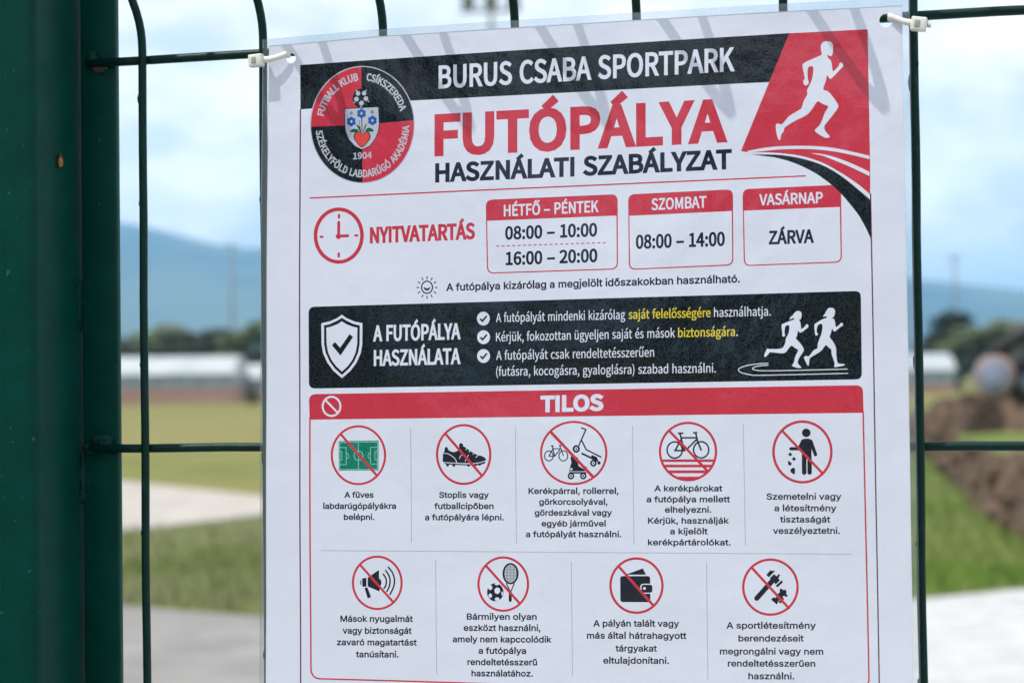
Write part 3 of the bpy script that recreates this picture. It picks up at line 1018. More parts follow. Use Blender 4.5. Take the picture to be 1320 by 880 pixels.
# lettering ---------------------------------------------------------------
# letter shapes as flattened outlines, cap height = 400 units: "advance|contour/contour"
HEAD = {
    ' ': '158|',
    '(': '184|130,-107 161,-93 130,-33 109,32 96,100 92,170 96,239 109,306 130,371 161,432 130,446 97,384 71,317 56,247 50,170 56,93 71,22 97,-45',
    ')': '184|54,-107 88,-45 113,22 129,93 134,170 129,247 113,317 88,384 54,446 23,432 54,371 76,306 89,239 93,170 89,100 76,32 54,-33 23,-93',
    ',': '152|41,-104 74,-84 99,-59 115,-27 121,10 109,53 79,69 52,59 41,34 52,8 77,-1 83,-1 69,-44 29,-74',
    '.': '152|76,-7 101,3 112,31 101,58 76,69 50,58 40,31 50,3',
    '0': '303|152,-7 203,6 242,45 267,110 276,201 267,292 242,356 203,394 152,407 100,394 61,356 36,292 27,201 36,110 61,45 100,6/152,33 121,43 97,73 81,126 75,201 81,277 97,328 121,358 152,368 183,358 207,328 223,277 228,201 223,126 207,73 183,43',
    '1': '303|48,0 267,0 267,41 187,41 187,400 149,400 113,384 66,372 66,340 138,340 138,41 48,41',
    '2': '303|24,0 276,0 276,43 165,43 99,39 163,105 213,168 245,229 256,290 248,338 225,375 188,399 140,407 74,391 22,349 51,320 88,354 134,367 166,361 189,344 203,319 207,288 196,234 163,174 106,106 24,29',
    '4': '303|186,0 232,0 232,110 286,110 286,150 232,150 232,400 177,400 11,143 11,110 186,110/186,150 63,150 154,286 186,345 188,345 186,273',
    '6': '303|164,-7 208,2 245,29 270,70 279,123 272,178 249,217 214,241 168,248 120,236 77,200 87,278 109,330 141,358 181,366 216,358 244,336 272,366 233,396 178,407 123,395 75,358 43,291 31,191 41,104 69,42 111,5/79,160 120,200 160,211 192,205 214,187 227,159 232,123 227,86 212,57 191,39 164,32 130,41 105,65 87,105',
    '8': '303|153,-7 204,1 243,23 269,56 278,96 272,133 257,162 236,184 211,201 211,204 246,244 264,301 256,343 234,376 200,398 154,406 111,399 76,378 53,346 44,305 60,250 98,212 98,210 71,192 48,167 31,136 25,99 35,57 61,23 102,1/180,217 146,232 117,250 97,273 89,305 94,331 108,351 128,364 153,369 182,363 203,348 216,326 221,298 211,256/153,30 120,36 93,51 76,74 69,104 85,156 124,194 165,177 199,158 222,132 230,98 225,70 209,49 185,35',
    '9': '303|128,-7 182,5 229,44 261,114 273,217 263,301 235,360 192,395 139,407 94,398 58,371 33,330 24,277 32,223 54,184 89,160 134,152 184,165 226,200 216,122 194,71 163,43 127,34 89,42 59,65 32,34 72,5/226,242 184,201 142,189 111,195 89,213 75,241 71,277 76,315 91,343 112,362 139,368 173,360 200,336 217,297',
    ':': '152|76,213 101,223 112,251 101,279 76,289 50,279 40,251 50,223/76,-7 101,3 112,31 101,58 76,69 50,58 40,31 50,3',
    'A': '332|2,0 53,0 92,122 238,122 276,0 330,0 194,400 138,400/104,162 124,224 164,359 166,359 206,224 225,162',
    'B': '359|55,0 182,0 244,7 292,29 323,66 334,117 328,154 311,182 285,202 253,213 253,216 278,229 296,248 307,274 311,302 301,347 273,378 229,395 174,400 55,400/105,230 105,360 167,360 208,357 238,346 255,326 261,296 256,268 239,248 209,235 165,230/105,40 105,191 175,191 222,187 256,174 277,151 284,119 277,84 256,59 221,45 175,40',
    'C': '348|206,-7 275,8 329,50 301,82 259,49 208,37 156,49 117,81 92,133 83,201 93,269 118,320 158,352 210,363 255,352 291,325 319,358 273,392 209,407 138,393 82,352 45,287 32,200 45,113 81,48 136,7',
    'D': '375|55,0 157,0 237,14 295,53 331,116 343,201 331,286 295,349 236,387 155,400 55,400/105,41 105,359 151,359 212,349 256,318 283,269 291,201 283,134 256,84 212,52 151,41',
    'E': '321|55,0 291,0 291,43 105,43 105,189 257,189 257,232 105,232 105,357 285,357 285,400 55,400',
    'F': '301|55,0 105,0 105,180 258,180 258,222 105,222 105,357 285,357 285,400 55,400',
    'G': '376|212,-7 284,6 336,39 336,207 204,207 204,165 289,165 289,61 258,43 217,37 160,49 118,81 92,133 83,201 93,269 120,320 162,352 217,363 267,352 303,325 330,358 285,392 215,407 142,393 84,352 45,287 32,200 45,113 82,48 140,7',
    'H': '397|55,0 105,0 105,189 292,189 292,0 343,0 343,400 292,400 292,232 105,232 105,400 55,400',
    'I': '160|55,0 105,0 105,400 55,400',
    'K': '353|55,0 105,0 105,127 174,208 294,0 350,0 206,248 331,400 274,400 106,199 105,199 105,400 55,400',
    'L': '296|55,0 280,0 280,43 105,43 105,400 55,400',
    'M': '443|55,0 100,0 100,222 94,339 96,339 128,248 204,40 238,40 313,248 345,339 348,339 341,222 341,0 388,0 388,400 327,400 251,186 223,103 221,103 192,186 116,400 55,400',
    'N': '395|55,0 103,0 103,210 97,335 99,335 142,253 288,0 339,0 339,400 291,400 291,192 298,65 296,65 253,148 106,400 55,400',
    'O': '405|202,-7 272,7 326,49 361,115 373,201 361,288 326,352 272,393 202,407 133,393 79,352 44,288 32,201 44,115 79,49 133,7/202,37 153,49 116,82 92,134 83,201 92,269 116,320 153,352 202,363 251,352 289,320 313,269 321,201 313,134 289,82 251,49',
    'P': '345|55,0 105,0 105,159 171,159 231,167 278,189 308,228 319,283 308,338 277,374 230,394 169,400 55,400/105,200 105,359 163,359 209,355 242,343 262,319 268,283 262,246 243,220 211,205 165,200',
    'R': '347|105,210 105,359 172,359 214,355 245,343 263,321 270,288 263,254 245,229 214,215 172,210/274,0 331,0 230,175 267,190 295,213 313,246 320,288 309,341 280,375 236,394 180,400 55,400 55,0 105,0 105,170 177,170',
    'S': '325|166,-7 222,2 265,26 292,62 302,106 295,145 278,175 252,197 219,213 163,238 118,262 96,305 101,329 116,347 140,359 171,363 221,353 262,326 288,358 237,393 171,407 120,399 81,377 54,344 45,301 52,263 71,234 98,213 126,199 183,174 231,147 250,102 245,76 228,55 202,42 166,37 106,51 56,87 26,52 88,9',
    'T': '327|138,0 189,0 189,357 310,357 310,400 17,400 17,357 138,357',
    'U': '393|197,-7 254,2 299,31 330,84 341,165 341,400 292,400 292,164 285,103 264,64 234,43 197,37 160,43 131,64 111,103 104,164 104,400 53,400 53,165 64,84 95,31 140,2',
    'V': '314|128,0 187,0 314,400 262,400 198,183 159,51 157,51 118,183 53,400 1,400',
    'Y': '290|120,0 170,0 170,155 290,400 238,400 187,287 146,199 144,199 105,287 53,400 -1,400 120,155',
    'Z': '329|27,0 303,0 303,43 89,43 301,370 301,400 46,400 46,357 238,357 27,31',
    'a': '307|118,-7 171,5 217,35 218,35 223,0 264,0 264,182 258,232 239,271 208,295 161,304 95,291 45,265 64,231 104,253 153,262 183,256 202,239 211,216 214,188 132,173 76,151 43,119 32,77 39,41 57,15 84,-1/133,33 95,44 80,80 87,106 110,127 151,143 214,154 214,72 173,43',
    'b': '337|181,-7 229,4 270,35 299,85 309,153 302,215 279,263 242,293 192,304 143,292 98,262 100,315 100,434 50,434 50,0 90,0 94,31 97,31 138,3/172,35 139,42 100,65 100,222 141,252 179,262 215,254 240,232 253,197 258,152 251,103 233,66 206,43',
    'c': '278|167,-7 218,3 263,30 241,64 210,43 171,34 134,43 105,66 86,101 80,148 87,194 106,230 136,254 173,262 205,255 232,236 257,269 221,293 171,304 116,293 71,263 40,214 28,148 39,82 68,34 112,3',
    'd': '338|151,-7 201,5 241,35 243,35 247,0 288,0 288,434 238,434 238,320 241,270 202,295 157,304 109,293 68,262 39,213 29,148 38,82 62,33 101,3/162,35 127,43 102,65 86,101 80,148 87,195 105,231 132,254 166,262 202,255 238,231 238,75 201,45',
    'e': '302|170,-7 224,2 267,23 250,56 215,39 176,33 137,40 107,61 86,94 77,136 277,136 279,165 272,222 249,266 211,294 161,304 112,293 69,262 40,213 28,148 39,82 70,34 115,3/77,172 87,211 106,240 132,258 162,264 193,258 216,241 231,212 236,172',
    'f': '177|18,256 58,256 58,0 108,0 108,256 171,256 171,296 108,296 108,343 118,387 150,402 183,393 194,432 171,439 145,441 106,435 79,415 64,384 58,344 58,296 18,294',
    'g': '308|150,-136 212,-128 259,-106 290,-73 300,-34 294,-2 274,20 242,32 197,37 139,37 98,46 87,69 92,89 106,104 127,97 150,94 192,101 227,122 250,154 258,197 251,232 234,258 295,258 295,296 192,296 150,304 107,297 72,275 48,242 39,198 51,151 77,118 77,116 55,94 45,61 52,32 71,13 71,10 39,-20 28,-57 37,-91 62,-116 101,-131/150,128 125,133 105,147 92,169 87,198 92,227 105,249 125,263 150,267 174,263 194,249 208,227 213,198 208,169 194,147 174,133/157,-102 121,-98 94,-88 77,-72 71,-50 79,-24 102,0 140,-4 191,-4 236,-13 251,-42 244,-64 226,-83 196,-97',
    'h': '331|50,0 100,0 100,215 140,249 181,260 207,256 224,242 234,217 237,181 237,0 287,0 287,188 282,238 265,274 237,296 196,304 142,289 98,254 100,315 100,434 50,434',
    'i': '150|50,0 100,0 100,296 50,296/75,357 99,367 109,391 99,414 75,423 52,414 43,391 52,367',
    'j': '150|19,-132 57,-125 82,-106 96,-75 100,-34 100,296 51,296 51,-34 44,-77 14,-92 -14,-87 -24,-124/75,357 99,367 109,391 99,414 75,423 51,414 42,391 51,367',
    'k': '301|50,0 99,0 99,78 155,143 242,0 296,0 184,177 283,296 227,296 102,140 99,140 99,434 50,434',
    'l': '155|103,-7 132,-3 124,35 114,34 104,39 100,56 100,434 50,434 50,59 53,31 62,10 79,-3',
    'm': '505|50,0 100,0 100,215 139,249 175,260 199,256 216,242 226,217 230,181 230,0 279,0 279,215 319,249 354,260 379,256 396,242 406,217 409,181 409,0 459,0 459,188 453,238 437,274 409,296 369,304 318,288 271,247 260,271 243,289 220,300 189,304 140,289 97,253 96,253 91,296 50,296',
    'n': '333|50,0 100,0 100,215 140,249 181,260 207,256 224,242 234,217 237,181 237,0 287,0 287,188 282,238 265,274 237,296 196,304 142,289 97,253 96,253 91,296 50,296',
    'o': '331|165,-7 217,3 261,34 291,82 302,148 291,214 261,263 217,293 165,304 113,293 70,263 40,214 28,148 40,82 70,34 113,3/165,34 130,43 103,66 86,101 80,148 86,194 103,230 130,254 165,262 200,254 228,230 245,194 252,148 245,101 228,66 200,43',
    'p': '338|50,-125 100,-125 100,-25 99,27 140,2 181,-7 229,4 270,35 299,85 309,153 302,215 279,263 242,293 192,304 141,291 97,262 96,262 91,296 50,296/172,35 139,42 100,65 100,222 141,252 179,262 215,254 240,232 253,197 258,152 251,103 233,66 206,43',
    'r': '212|50,0 100,0 100,190 136,244 175,259 204,254 213,297 181,304 135,287 97,242 96,242 91,296 50,296',
    's': '255|128,-7 174,0 208,19 228,47 235,81 227,116 206,141 177,158 145,171 101,191 81,222 95,252 136,265 172,258 204,239 228,270 187,294 136,304 93,297 61,280 41,253 34,220 41,187 61,164 89,147 120,134 166,113 188,78 173,45 129,32 82,41 41,67 17,34 67,5',
    't': '206|143,-7 198,4 188,41 154,33 133,37 119,48 111,66 109,90 109,256 189,256 189,296 109,296 109,380 67,380 62,296 15,294 15,256 59,256 59,92 63,51 77,20 103,0',
    'u': '331|137,-7 191,8 235,46 236,46 240,0 282,0 282,296 232,296 232,86 193,48 152,36 126,41 109,55 99,79 96,115 96,296 46,296 46,109 51,59 68,22 96,0',
    'y': '284|55,-128 94,-120 125,-98 148,-66 166,-25 277,296 229,296 175,132 151,48 148,48 119,132 59,296 7,296 126,-1 120,-23 94,-69 53,-87 30,-82 20,-122',
    'z': '259|19,0 243,0 243,40 82,40 238,270 238,296 36,296 36,256 175,256 19,27',
    'Á': '332|155,425 247,495 219,529 133,450/2,0 53,0 92,122 238,122 276,0 330,0 194,400 138,400/104,162 124,224 164,359 166,359 206,224 225,162',
    'É': '321|55,0 291,0 291,43 105,43 105,189 257,189 257,232 105,232 105,357 285,357 285,400 55,400/166,425 259,495 230,529 144,450',
    'Í': '160|55,0 105,0 105,400 55,400/70,425 162,495 134,529 48,450',
    'Ó': '405|202,-7 272,7 326,49 361,115 373,201 361,288 326,352 272,393 202,407 133,393 79,352 44,288 32,201 44,115 79,49 133,7/202,37 153,49 116,82 92,134 83,201 92,269 116,320 153,352 202,363 251,352 289,320 313,269 321,201 313,134 289,82 251,49/192,425 284,495 256,529 170,450',
    'Ö': '405|202,-7 272,7 326,49 361,115 373,201 361,288 326,352 272,393 202,407 133,393 79,352 44,288 32,201 44,115 79,49 133,7/202,37 153,49 116,82 92,134 83,201 92,269 116,320 153,352 202,363 251,352 289,320 313,269 321,201 313,134 289,82 251,49/140,437 161,445 170,467 161,488 140,496 119,488 110,467 119,445/265,437 286,445 295,467 286,488 265,496 244,488 235,467 244,445',
    'Ú': '393|197,-7 254,2 299,31 330,84 341,165 341,400 292,400 292,164 285,103 264,64 234,43 197,37 160,43 131,64 111,103 104,164 104,400 53,400 53,165 64,84 95,31 140,2/186,425 278,495 250,529 164,450',
    'á': '307|118,-7 171,5 217,35 218,35 223,0 264,0 264,182 258,232 239,271 208,295 161,304 95,291 45,265 64,231 104,253 153,262 183,256 202,239 211,216 214,188 132,173 76,151 43,119 32,77 39,41 57,15 84,-1/133,33 95,44 80,80 87,106 110,127 151,143 214,154 214,72 173,43/154,349 249,443 215,476 129,374',
    'é': '302|170,-7 224,2 267,23 250,56 215,39 176,33 137,40 107,61 86,94 77,136 277,136 279,165 272,222 249,266 211,294 161,304 112,293 69,262 40,213 28,148 39,82 70,34 115,3/77,172 87,211 106,240 132,258 162,264 193,258 216,241 231,212 236,172/152,349 247,443 213,476 127,374',
    'ó': '331|165,-7 217,3 261,34 291,82 302,148 291,214 261,263 217,293 165,304 113,293 70,263 40,214 28,148 40,82 70,34 113,3/165,34 130,43 103,66 86,101 80,148 86,194 103,230 130,254 165,262 200,254 228,230 245,194 252,148 245,101 228,66 200,43/156,349 252,443 217,476 130,374',
    'ö': '331|165,-7 217,3 261,34 291,82 302,148 291,214 261,263 217,293 165,304 113,293 70,263 40,214 28,148 40,82 70,34 113,3/165,34 130,43 103,66 86,101 80,148 86,194 103,230 130,254 165,262 200,254 228,230 245,194 252,148 245,101 228,66 200,43/107,359 128,367 137,389 128,410 107,419 85,410 77,389 85,367/224,359 245,367 254,389 245,410 224,419 202,410 194,389 202,367',
    'ü': '331|137,-7 191,8 235,46 236,46 240,0 282,0 282,296 232,296 232,86 193,48 152,36 126,41 109,55 99,79 96,115 96,296 46,296 46,109 51,59 68,22 96,0/106,359 128,367 137,389 128,410 106,419 85,410 76,389 85,367/224,359 246,367 254,389 246,410 224,419 202,410 194,389 202,367',
    'Ő': '405|202,-7 272,7 326,49 361,115 373,201 361,288 326,352 272,393 202,407 133,393 79,352 44,288 32,201 44,115 79,49 133,7/202,37 153,49 116,82 92,134 83,201 92,269 116,320 153,352 202,363 251,352 289,320 313,269 321,201 313,134 289,82 251,49/127,425 220,495 191,529 106,450/255,425 347,495 319,529 233,450',
    'ő': '331|165,-7 217,3 261,34 291,82 302,148 291,214 261,263 217,293 165,304 113,293 70,263 40,214 28,148 40,82 70,34 113,3/165,34 130,43 103,66 86,101 80,148 86,194 103,230 130,254 165,262 200,254 228,230 245,194 252,148 245,101 228,66 200,43/86,349 182,443 147,476 60,374/222,349 318,443 283,476 197,374',
    'ű': '331|137,-7 191,8 235,46 236,46 240,0 282,0 282,296 232,296 232,86 193,48 152,36 126,41 109,55 99,79 96,115 96,296 46,296 46,109 51,59 68,22 96,0/85,349 180,443 146,476 59,374/221,349 316,443 281,476 195,374',
    '–': '292|25,136 267,136 267,170 25,170',
}
BODY = {
    ' ': '148|',
    '(': '215|70,162 72,207 79,254 90,302 103,347 120,388 139,424 186,424 166,381 150,337 137,291 127,246 121,203 119,162 121,126 126,90 135,52 148,13 165,-30 186,-75 139,-75 109,-17 88,43 74,103',
    ')': '215|29,-75 51,-29 68,14 80,54 89,91 94,127 96,162 94,203 88,246 78,291 65,337 48,381 29,424 76,424 95,388 111,347 125,302 136,254 142,207 145,162 140,102 127,42 105,-18 76,-75',
    ',': '148|30,-94 53,56 108,56 66,-94',
    '.': '148|75,-3 61,-1 50,7 42,19 39,32 42,46 50,58 61,66 75,68 89,66 100,58 108,46 111,32 108,19 100,7 89,-1',
    '0': '356|178,-5 137,1 102,19 74,49 54,89 42,140 38,200 42,260 54,310 75,351 103,381 137,399 178,405 219,399 254,381 282,351 302,310 314,260 319,200 315,140 302,89 282,49 254,19 220,1/178,39 205,44 228,58 246,81 260,113 268,153 270,200 268,247 260,287 246,319 228,342 205,357 178,361 151,357 128,342 110,319 97,287 89,247 86,200 89,153 97,113 110,81 128,58 151,44',
    '1': '356|60,0 60,43 307,43 307,0/217,400 217,0 167,0 167,352 165,352 68,281 68,336 156,400',
    '2': '356|50,0 50,37 184,180 222,222 235,240 244,257 250,274 252,292 249,312 242,329 230,343 215,353 196,359 176,361 154,359 135,352 120,340 109,325 102,306 100,285 52,285 56,318 68,348 87,372 112,390 143,402 177,405 211,402 241,390 265,373 284,350 296,323 300,293 298,271 292,250 281,228 264,203 210,141 120,48 120,45 306,45 306,0',
    '4': '356|31,83 31,125 194,400 244,400 85,130 85,128 325,128 325,83/221,0 221,95 221,115 221,250 270,250 270,0',
    '6': '356|178,-5 143,-1 112,12 86,32 66,59 54,91 50,127 53,157 63,188 80,224 108,268 198,400 253,400 119,205 114,205 121,216 130,226 141,235 154,241 169,246 185,247 219,243 248,232 272,213 291,189 302,158 306,123 302,88 289,57 269,31 244,11 213,-1/178,38 200,41 219,49 235,62 247,80 255,100 257,123 255,147 247,168 235,185 219,198 200,206 178,209 156,206 137,198 121,185 108,168 101,148 98,125 101,101 108,80 121,62 137,49 156,41',
    '8': '356|178,-5 140,-2 107,9 79,26 58,49 45,76 41,106 43,131 51,153 63,173 79,190 99,201 120,208 120,210 93,222 73,242 60,269 55,299 59,328 71,354 90,375 115,392 144,402 178,405 211,402 241,392 265,375 284,354 296,328 300,299 296,269 283,242 262,222 236,210 236,208 257,201 276,190 292,173 305,153 313,131 315,106 311,76 298,49 277,26 249,9 216,-2/178,39 203,41 224,47 241,58 254,72 262,89 265,109 262,130 253,148 240,164 222,175 201,183 178,185 154,183 133,175 115,164 102,148 94,130 91,109 93,89 101,72 114,58 132,47 153,41/178,228 198,230 216,236 230,246 241,260 249,276 251,295 249,314 242,330 231,344 216,353 198,360 178,362 157,360 139,353 125,344 114,330 107,314 104,295 107,276 114,260 125,246 140,236 158,230',
    '9': '356|178,405 213,401 244,388 270,368 289,341 302,309 306,273 303,243 293,212 275,176 248,132 158,0 103,0 237,195 242,195 235,184 226,174 215,165 202,159 187,154 171,153 137,157 108,168 84,187 65,211 54,242 50,277 54,312 67,343 86,369 112,389 143,401/178,362 156,359 137,351 121,338 109,320 101,300 99,277 101,253 109,232 121,215 137,202 156,194 178,191 200,194 219,202 235,215 247,232 255,252 257,275 255,299 247,320 235,338 219,351 200,359',
    ':': '148|75,-3 61,-1 50,7 42,19 39,32 42,46 50,58 61,66 75,68 89,66 100,58 108,46 111,32 108,19 100,7 89,-1/75,213 61,216 50,223 42,235 39,249 42,262 50,274 61,282 75,285 89,282 100,274 108,262 111,249 108,235 100,223 89,216',
    'A': '377|13,0 158,400 217,400 364,0 311,0 226,238 208,293 183,376 193,376 167,292 150,238 67,0/86,112 86,156 291,156 291,112',
    'B': '359|47,0 47,400 190,400 228,396 259,386 282,369 299,348 310,322 313,294 311,271 304,252 294,237 280,225 265,216 248,210 248,206 267,202 286,193 303,179 316,160 326,136 329,107 325,78 315,52 297,31 271,14 237,4 194,0/98,45 192,45 233,49 259,63 274,83 279,107 277,127 269,145 257,160 240,171 220,179 195,181 98,181/98,224 187,224 208,227 227,233 242,243 254,257 262,273 264,293 260,317 246,337 222,351 189,355 98,355',
    'C': '401|210,-5 161,1 118,20 82,50 55,91 37,141 32,200 37,259 55,309 82,350 118,380 161,399 210,405 240,403 268,397 293,386 316,370 336,352 352,329 364,303 372,274 321,274 315,293 306,310 295,325 281,337 265,346 248,353 229,357 210,358 175,354 144,340 118,317 98,286 86,247 81,200 86,153 98,114 118,83 145,60 176,46 210,42 229,43 248,47 265,54 281,63 295,75 306,90 315,107 321,126 372,126 364,97 352,71 336,49 316,30 293,15 268,4 240,-3',
    'E': '329|47,0 47,400 293,400 293,355 98,355 98,225 279,225 279,180 98,180 98,45 295,45 295,0',
    'F': '322|47,0 47,400 290,400 290,355 98,355 98,219 272,219 272,174 98,174 98,0',
    'H': '406|47,0 47,400 98,400 98,227 308,227 308,400 359,400 359,0 308,0 308,182 98,182 98,0',
    'I': '236|24,0 24,45 93,45 93,355 24,355 24,400 212,400 212,355 144,355 144,45 212,45 212,0',
    'K': '367|82,114 82,170 109,205 137,239 166,271 286,400 352,400 182,217 179,217/47,0 47,400 98,400 98,263 97,177 98,152 98,0/293,0 148,204 179,243 353,0',
    'L': '309|47,0 47,400 98,400 98,45 284,45 284,0',
    'M': '494|47,0 47,400 119,400 218,147 226,125 235,96 245,66 253,38 242,38 250,65 259,95 269,124 277,147 374,400 446,400 446,0 397,0 397,229 397,257 397,290 398,325 399,359 403,359 391,322 379,285 368,253 358,229 269,0 225,0 134,229 125,252 114,284 101,321 88,359 93,359 94,327 95,292 96,258 96,229 96,0',
    'N': '412|47,0 47,400 107,400 270,144 285,119 305,84 325,43 318,42 315,85 314,124 314,153 314,400 364,400 364,0 304,0 159,228 139,260 116,300 85,355 94,357 96,302 98,258 98,229 98,0',
    'O': '419|210,-5 161,1 118,20 82,50 55,91 37,141 32,200 37,259 55,309 82,350 118,380 161,399 210,405 259,399 302,380 337,350 365,309 382,259 388,200 382,141 365,91 337,50 302,20 259,1/210,42 244,46 275,60 301,82 321,113 334,153 338,200 334,247 321,287 301,318 275,340 244,354 210,358 176,354 145,340 119,318 99,286 86,247 81,200 86,153 99,113 119,82 145,60 176,46',
    'P': '350|47,0 47,400 185,400 227,396 261,383 288,363 306,338 318,307 321,273 318,239 306,209 288,183 261,163 227,150 185,146 86,146 86,191 183,191 211,193 234,201 250,214 262,231 269,251 271,273 269,296 262,316 250,332 233,345 211,353 183,355 98,355 98,0',
    'R': '353|47,0 47,400 186,400 228,396 262,384 288,365 307,341 318,311 322,277 318,243 307,213 288,189 262,171 228,159 186,155 76,155 76,201 184,201 212,203 234,210 251,221 262,236 269,255 271,277 269,299 262,318 251,334 234,346 212,353 183,355 98,355 98,0/278,0 181,180 238,180 336,0',
    'S': '351|176,-7 135,-3 100,7 72,24 50,47 36,75 30,107 82,107 87,86 97,69 112,56 131,46 153,41 176,39 202,41 225,47 244,58 259,72 269,90 272,110 269,127 261,141 249,152 233,161 192,175 144,188 100,205 68,227 48,257 41,293 45,325 59,352 80,375 108,391 141,402 179,405 216,402 249,391 276,375 297,353 310,327 315,297 265,297 257,324 238,344 210,356 177,361 153,358 132,352 114,342 101,329 93,313 90,295 94,277 103,262 117,251 133,242 167,231 208,220 245,207 264,198 282,187 298,173 310,155 318,134 321,109 317,78 304,50 283,26 254,8 218,-3',
    'T': '353|25,355 25,400 328,400 328,355 202,355 202,0 151,0 151,355',
    'U': '407|203,-6 159,-2 121,12 90,34 67,63 52,97 47,136 47,400 98,400 98,140 101,113 111,89 126,69 147,53 173,44 203,41 234,44 260,53 281,69 296,89 306,113 309,140 309,400 359,400 359,136 355,97 340,63 317,34 286,12 248,-2',
    'V': '377|160,0 13,400 66,400 151,162 169,108 195,24 184,24 210,109 228,162 310,400 364,400 219,0',
    'Y': '371|160,0 160,164 13,400 72,400 151,271 175,230 196,181 176,181 197,230 220,271 300,400 358,400 211,164 211,0',
    'Z': '345|33,0 33,37 215,303 241,339 268,374 274,357 224,356 175,355 32,355 32,400 312,400 312,363 133,101 105,63 77,26 71,43 120,44 168,45 314,45 314,0',
    'a': '306|126,-7 99,-4 74,4 53,17 37,35 27,58 24,85 26,108 34,127 46,141 61,152 79,160 99,166 140,173 184,178 198,181 209,185 215,191 217,200 217,202 215,219 210,233 201,245 189,253 173,258 154,260 134,258 117,253 103,246 92,237 84,226 79,215 32,229 45,253 62,272 82,286 105,295 128,301 152,302 188,298 207,293 225,283 241,270 253,252 262,228 265,198 265,0 217,0 217,41 214,41 198,19 185,9 169,1 149,-5/134,36 159,38 179,46 195,58 207,73 214,90 217,108 217,149 204,143 182,138 157,135 138,132 106,125 92,118 81,110 74,98 72,82 74,68 80,57 90,48 102,41 117,37',
    'b': '334|180,-6 156,-4 136,3 120,13 108,25 93,46 88,46 88,0 41,0 41,400 89,400 89,251 93,251 108,272 119,283 135,293 155,300 180,302 215,298 246,283 272,261 291,230 303,192 307,148 303,104 291,66 272,36 246,13 216,-2/173,37 199,40 220,52 236,69 248,92 256,119 258,149 256,179 248,205 237,228 220,245 199,256 173,259 148,256 127,245 110,229 98,207 91,180 89,149 91,118 98,90 110,68 127,51 148,40',
    'c': '311|163,-6 125,-2 92,13 65,36 44,67 31,104 27,147 31,191 44,229 65,260 92,283 125,297 163,302 184,301 204,297 223,289 240,280 255,268 267,253 277,236 284,218 238,206 228,227 212,244 190,255 163,259 136,255 114,244 97,226 85,203 78,176 76,147 78,119 85,92 97,70 114,52 136,40 163,37 191,41 213,52 229,70 239,92 285,81 278,61 268,44 256,29 241,17 224,7 205,-1 185,-5',
    'd': '334|154,-6 118,-2 88,13 62,36 43,66 31,104 27,148 31,192 43,230 62,261 88,283 119,298 154,302 179,300 199,293 214,283 226,272 241,251 244,251 244,400 292,400 292,0 246,0 246,46 241,46 226,25 214,13 198,3 179,-4/161,37 186,40 207,51 223,68 235,90 243,118 245,149 243,180 236,207 224,229 207,245 186,256 161,259 135,256 114,245 97,228 85,205 78,179 76,149 78,119 85,92 97,69 114,52 135,40',
    'e': '318|167,-6 126,-2 92,13 64,36 44,67 31,104 27,147 31,190 43,228 64,259 90,283 123,297 161,302 185,300 209,294 231,283 251,268 268,248 281,222 289,190 292,152 292,133 59,133 59,174 266,174 243,159 241,187 234,211 222,231 206,247 186,256 161,260 136,256 115,246 98,231 86,212 78,190 75,166 75,140 78,109 87,83 101,63 119,48 141,39 167,36 184,38 199,41 213,48 224,57 234,69 240,83 287,71 278,50 263,31 245,15 222,3 196,-4',
    'f': '199|179,298 179,257 5,257 5,298/63,0 63,339 66,363 75,382 89,397 106,408 126,414 147,417 175,414 191,410 179,368 169,371 153,373 134,370 121,362 114,348 111,329 111,0',
    'g': '334|163,-118 132,-116 105,-110 83,-100 65,-87 50,-71 40,-54 80,-32 96,-52 107,-61 121,-69 140,-75 163,-77 196,-72 222,-59 239,-37 245,-5 245,54 241,54 225,33 214,22 198,12 179,6 153,4 119,8 89,21 63,42 43,71 31,107 27,150 31,193 43,231 63,261 88,283 119,298 154,302 179,300 199,293 215,283 227,272 242,251 246,251 246,298 293,298 293,-7 289,-42 275,-71 255,-92 228,-107 197,-116/161,46 186,50 207,59 224,74 236,95 243,121 246,151 243,181 236,208 224,229 208,246 187,256 161,259 135,256 114,245 97,228 85,206 78,180 76,151 78,122 86,96 98,75 114,60 136,50',
    'h': '322|89,178 89,0 41,0 41,400 89,400 89,226 81,226 97,261 120,285 147,298 179,302 207,299 232,290 253,274 268,252 278,224 281,189 281,0 233,0 233,185 228,216 215,239 193,254 165,259 145,256 126,250 111,238 99,222 92,202',
    'i': '131|41,0 41,298 89,298 89,0/66,374 53,377 42,383 35,394 32,406 35,418 42,429 53,435 66,438 79,435 90,429 97,418 99,406 97,394 90,383 79,377',
    'j': '131|41,298 89,298 89,-24 87,-49 80,-71 68,-89 51,-102 29,-110 3,-112 -8,-112 -8,-68 2,-68 19,-65 32,-57 39,-42 41,-23/66,374 53,377 42,383 35,394 32,406 35,418 42,429 53,435 66,438 78,435 89,429 97,418 99,406 97,394 89,383 78,377',
    'k': '299|86,107 86,166 95,166 224,298 283,298 145,157 139,157/41,0 41,400 89,400 89,0/231,0 116,146 150,180 293,0',
    'l': '138|42,0 42,440 96,440 96,0',
    'm': '479|41,0 41,298 88,298 88,232 85,232 93,254 104,272 119,286 135,296 153,302 172,304 202,299 226,284 243,261 252,232 246,232 253,252 265,270 281,284 299,295 320,301 343,304 368,301 391,292 410,278 425,258 435,232 438,201 438,0 390,0 390,199 385,227 372,246 352,256 329,260 310,258 294,251 281,241 272,228 266,212 264,194 264,0 216,0 216,204 211,227 199,245 180,256 157,260 140,258 124,252 110,242 99,227 92,209 89,187 89,0',
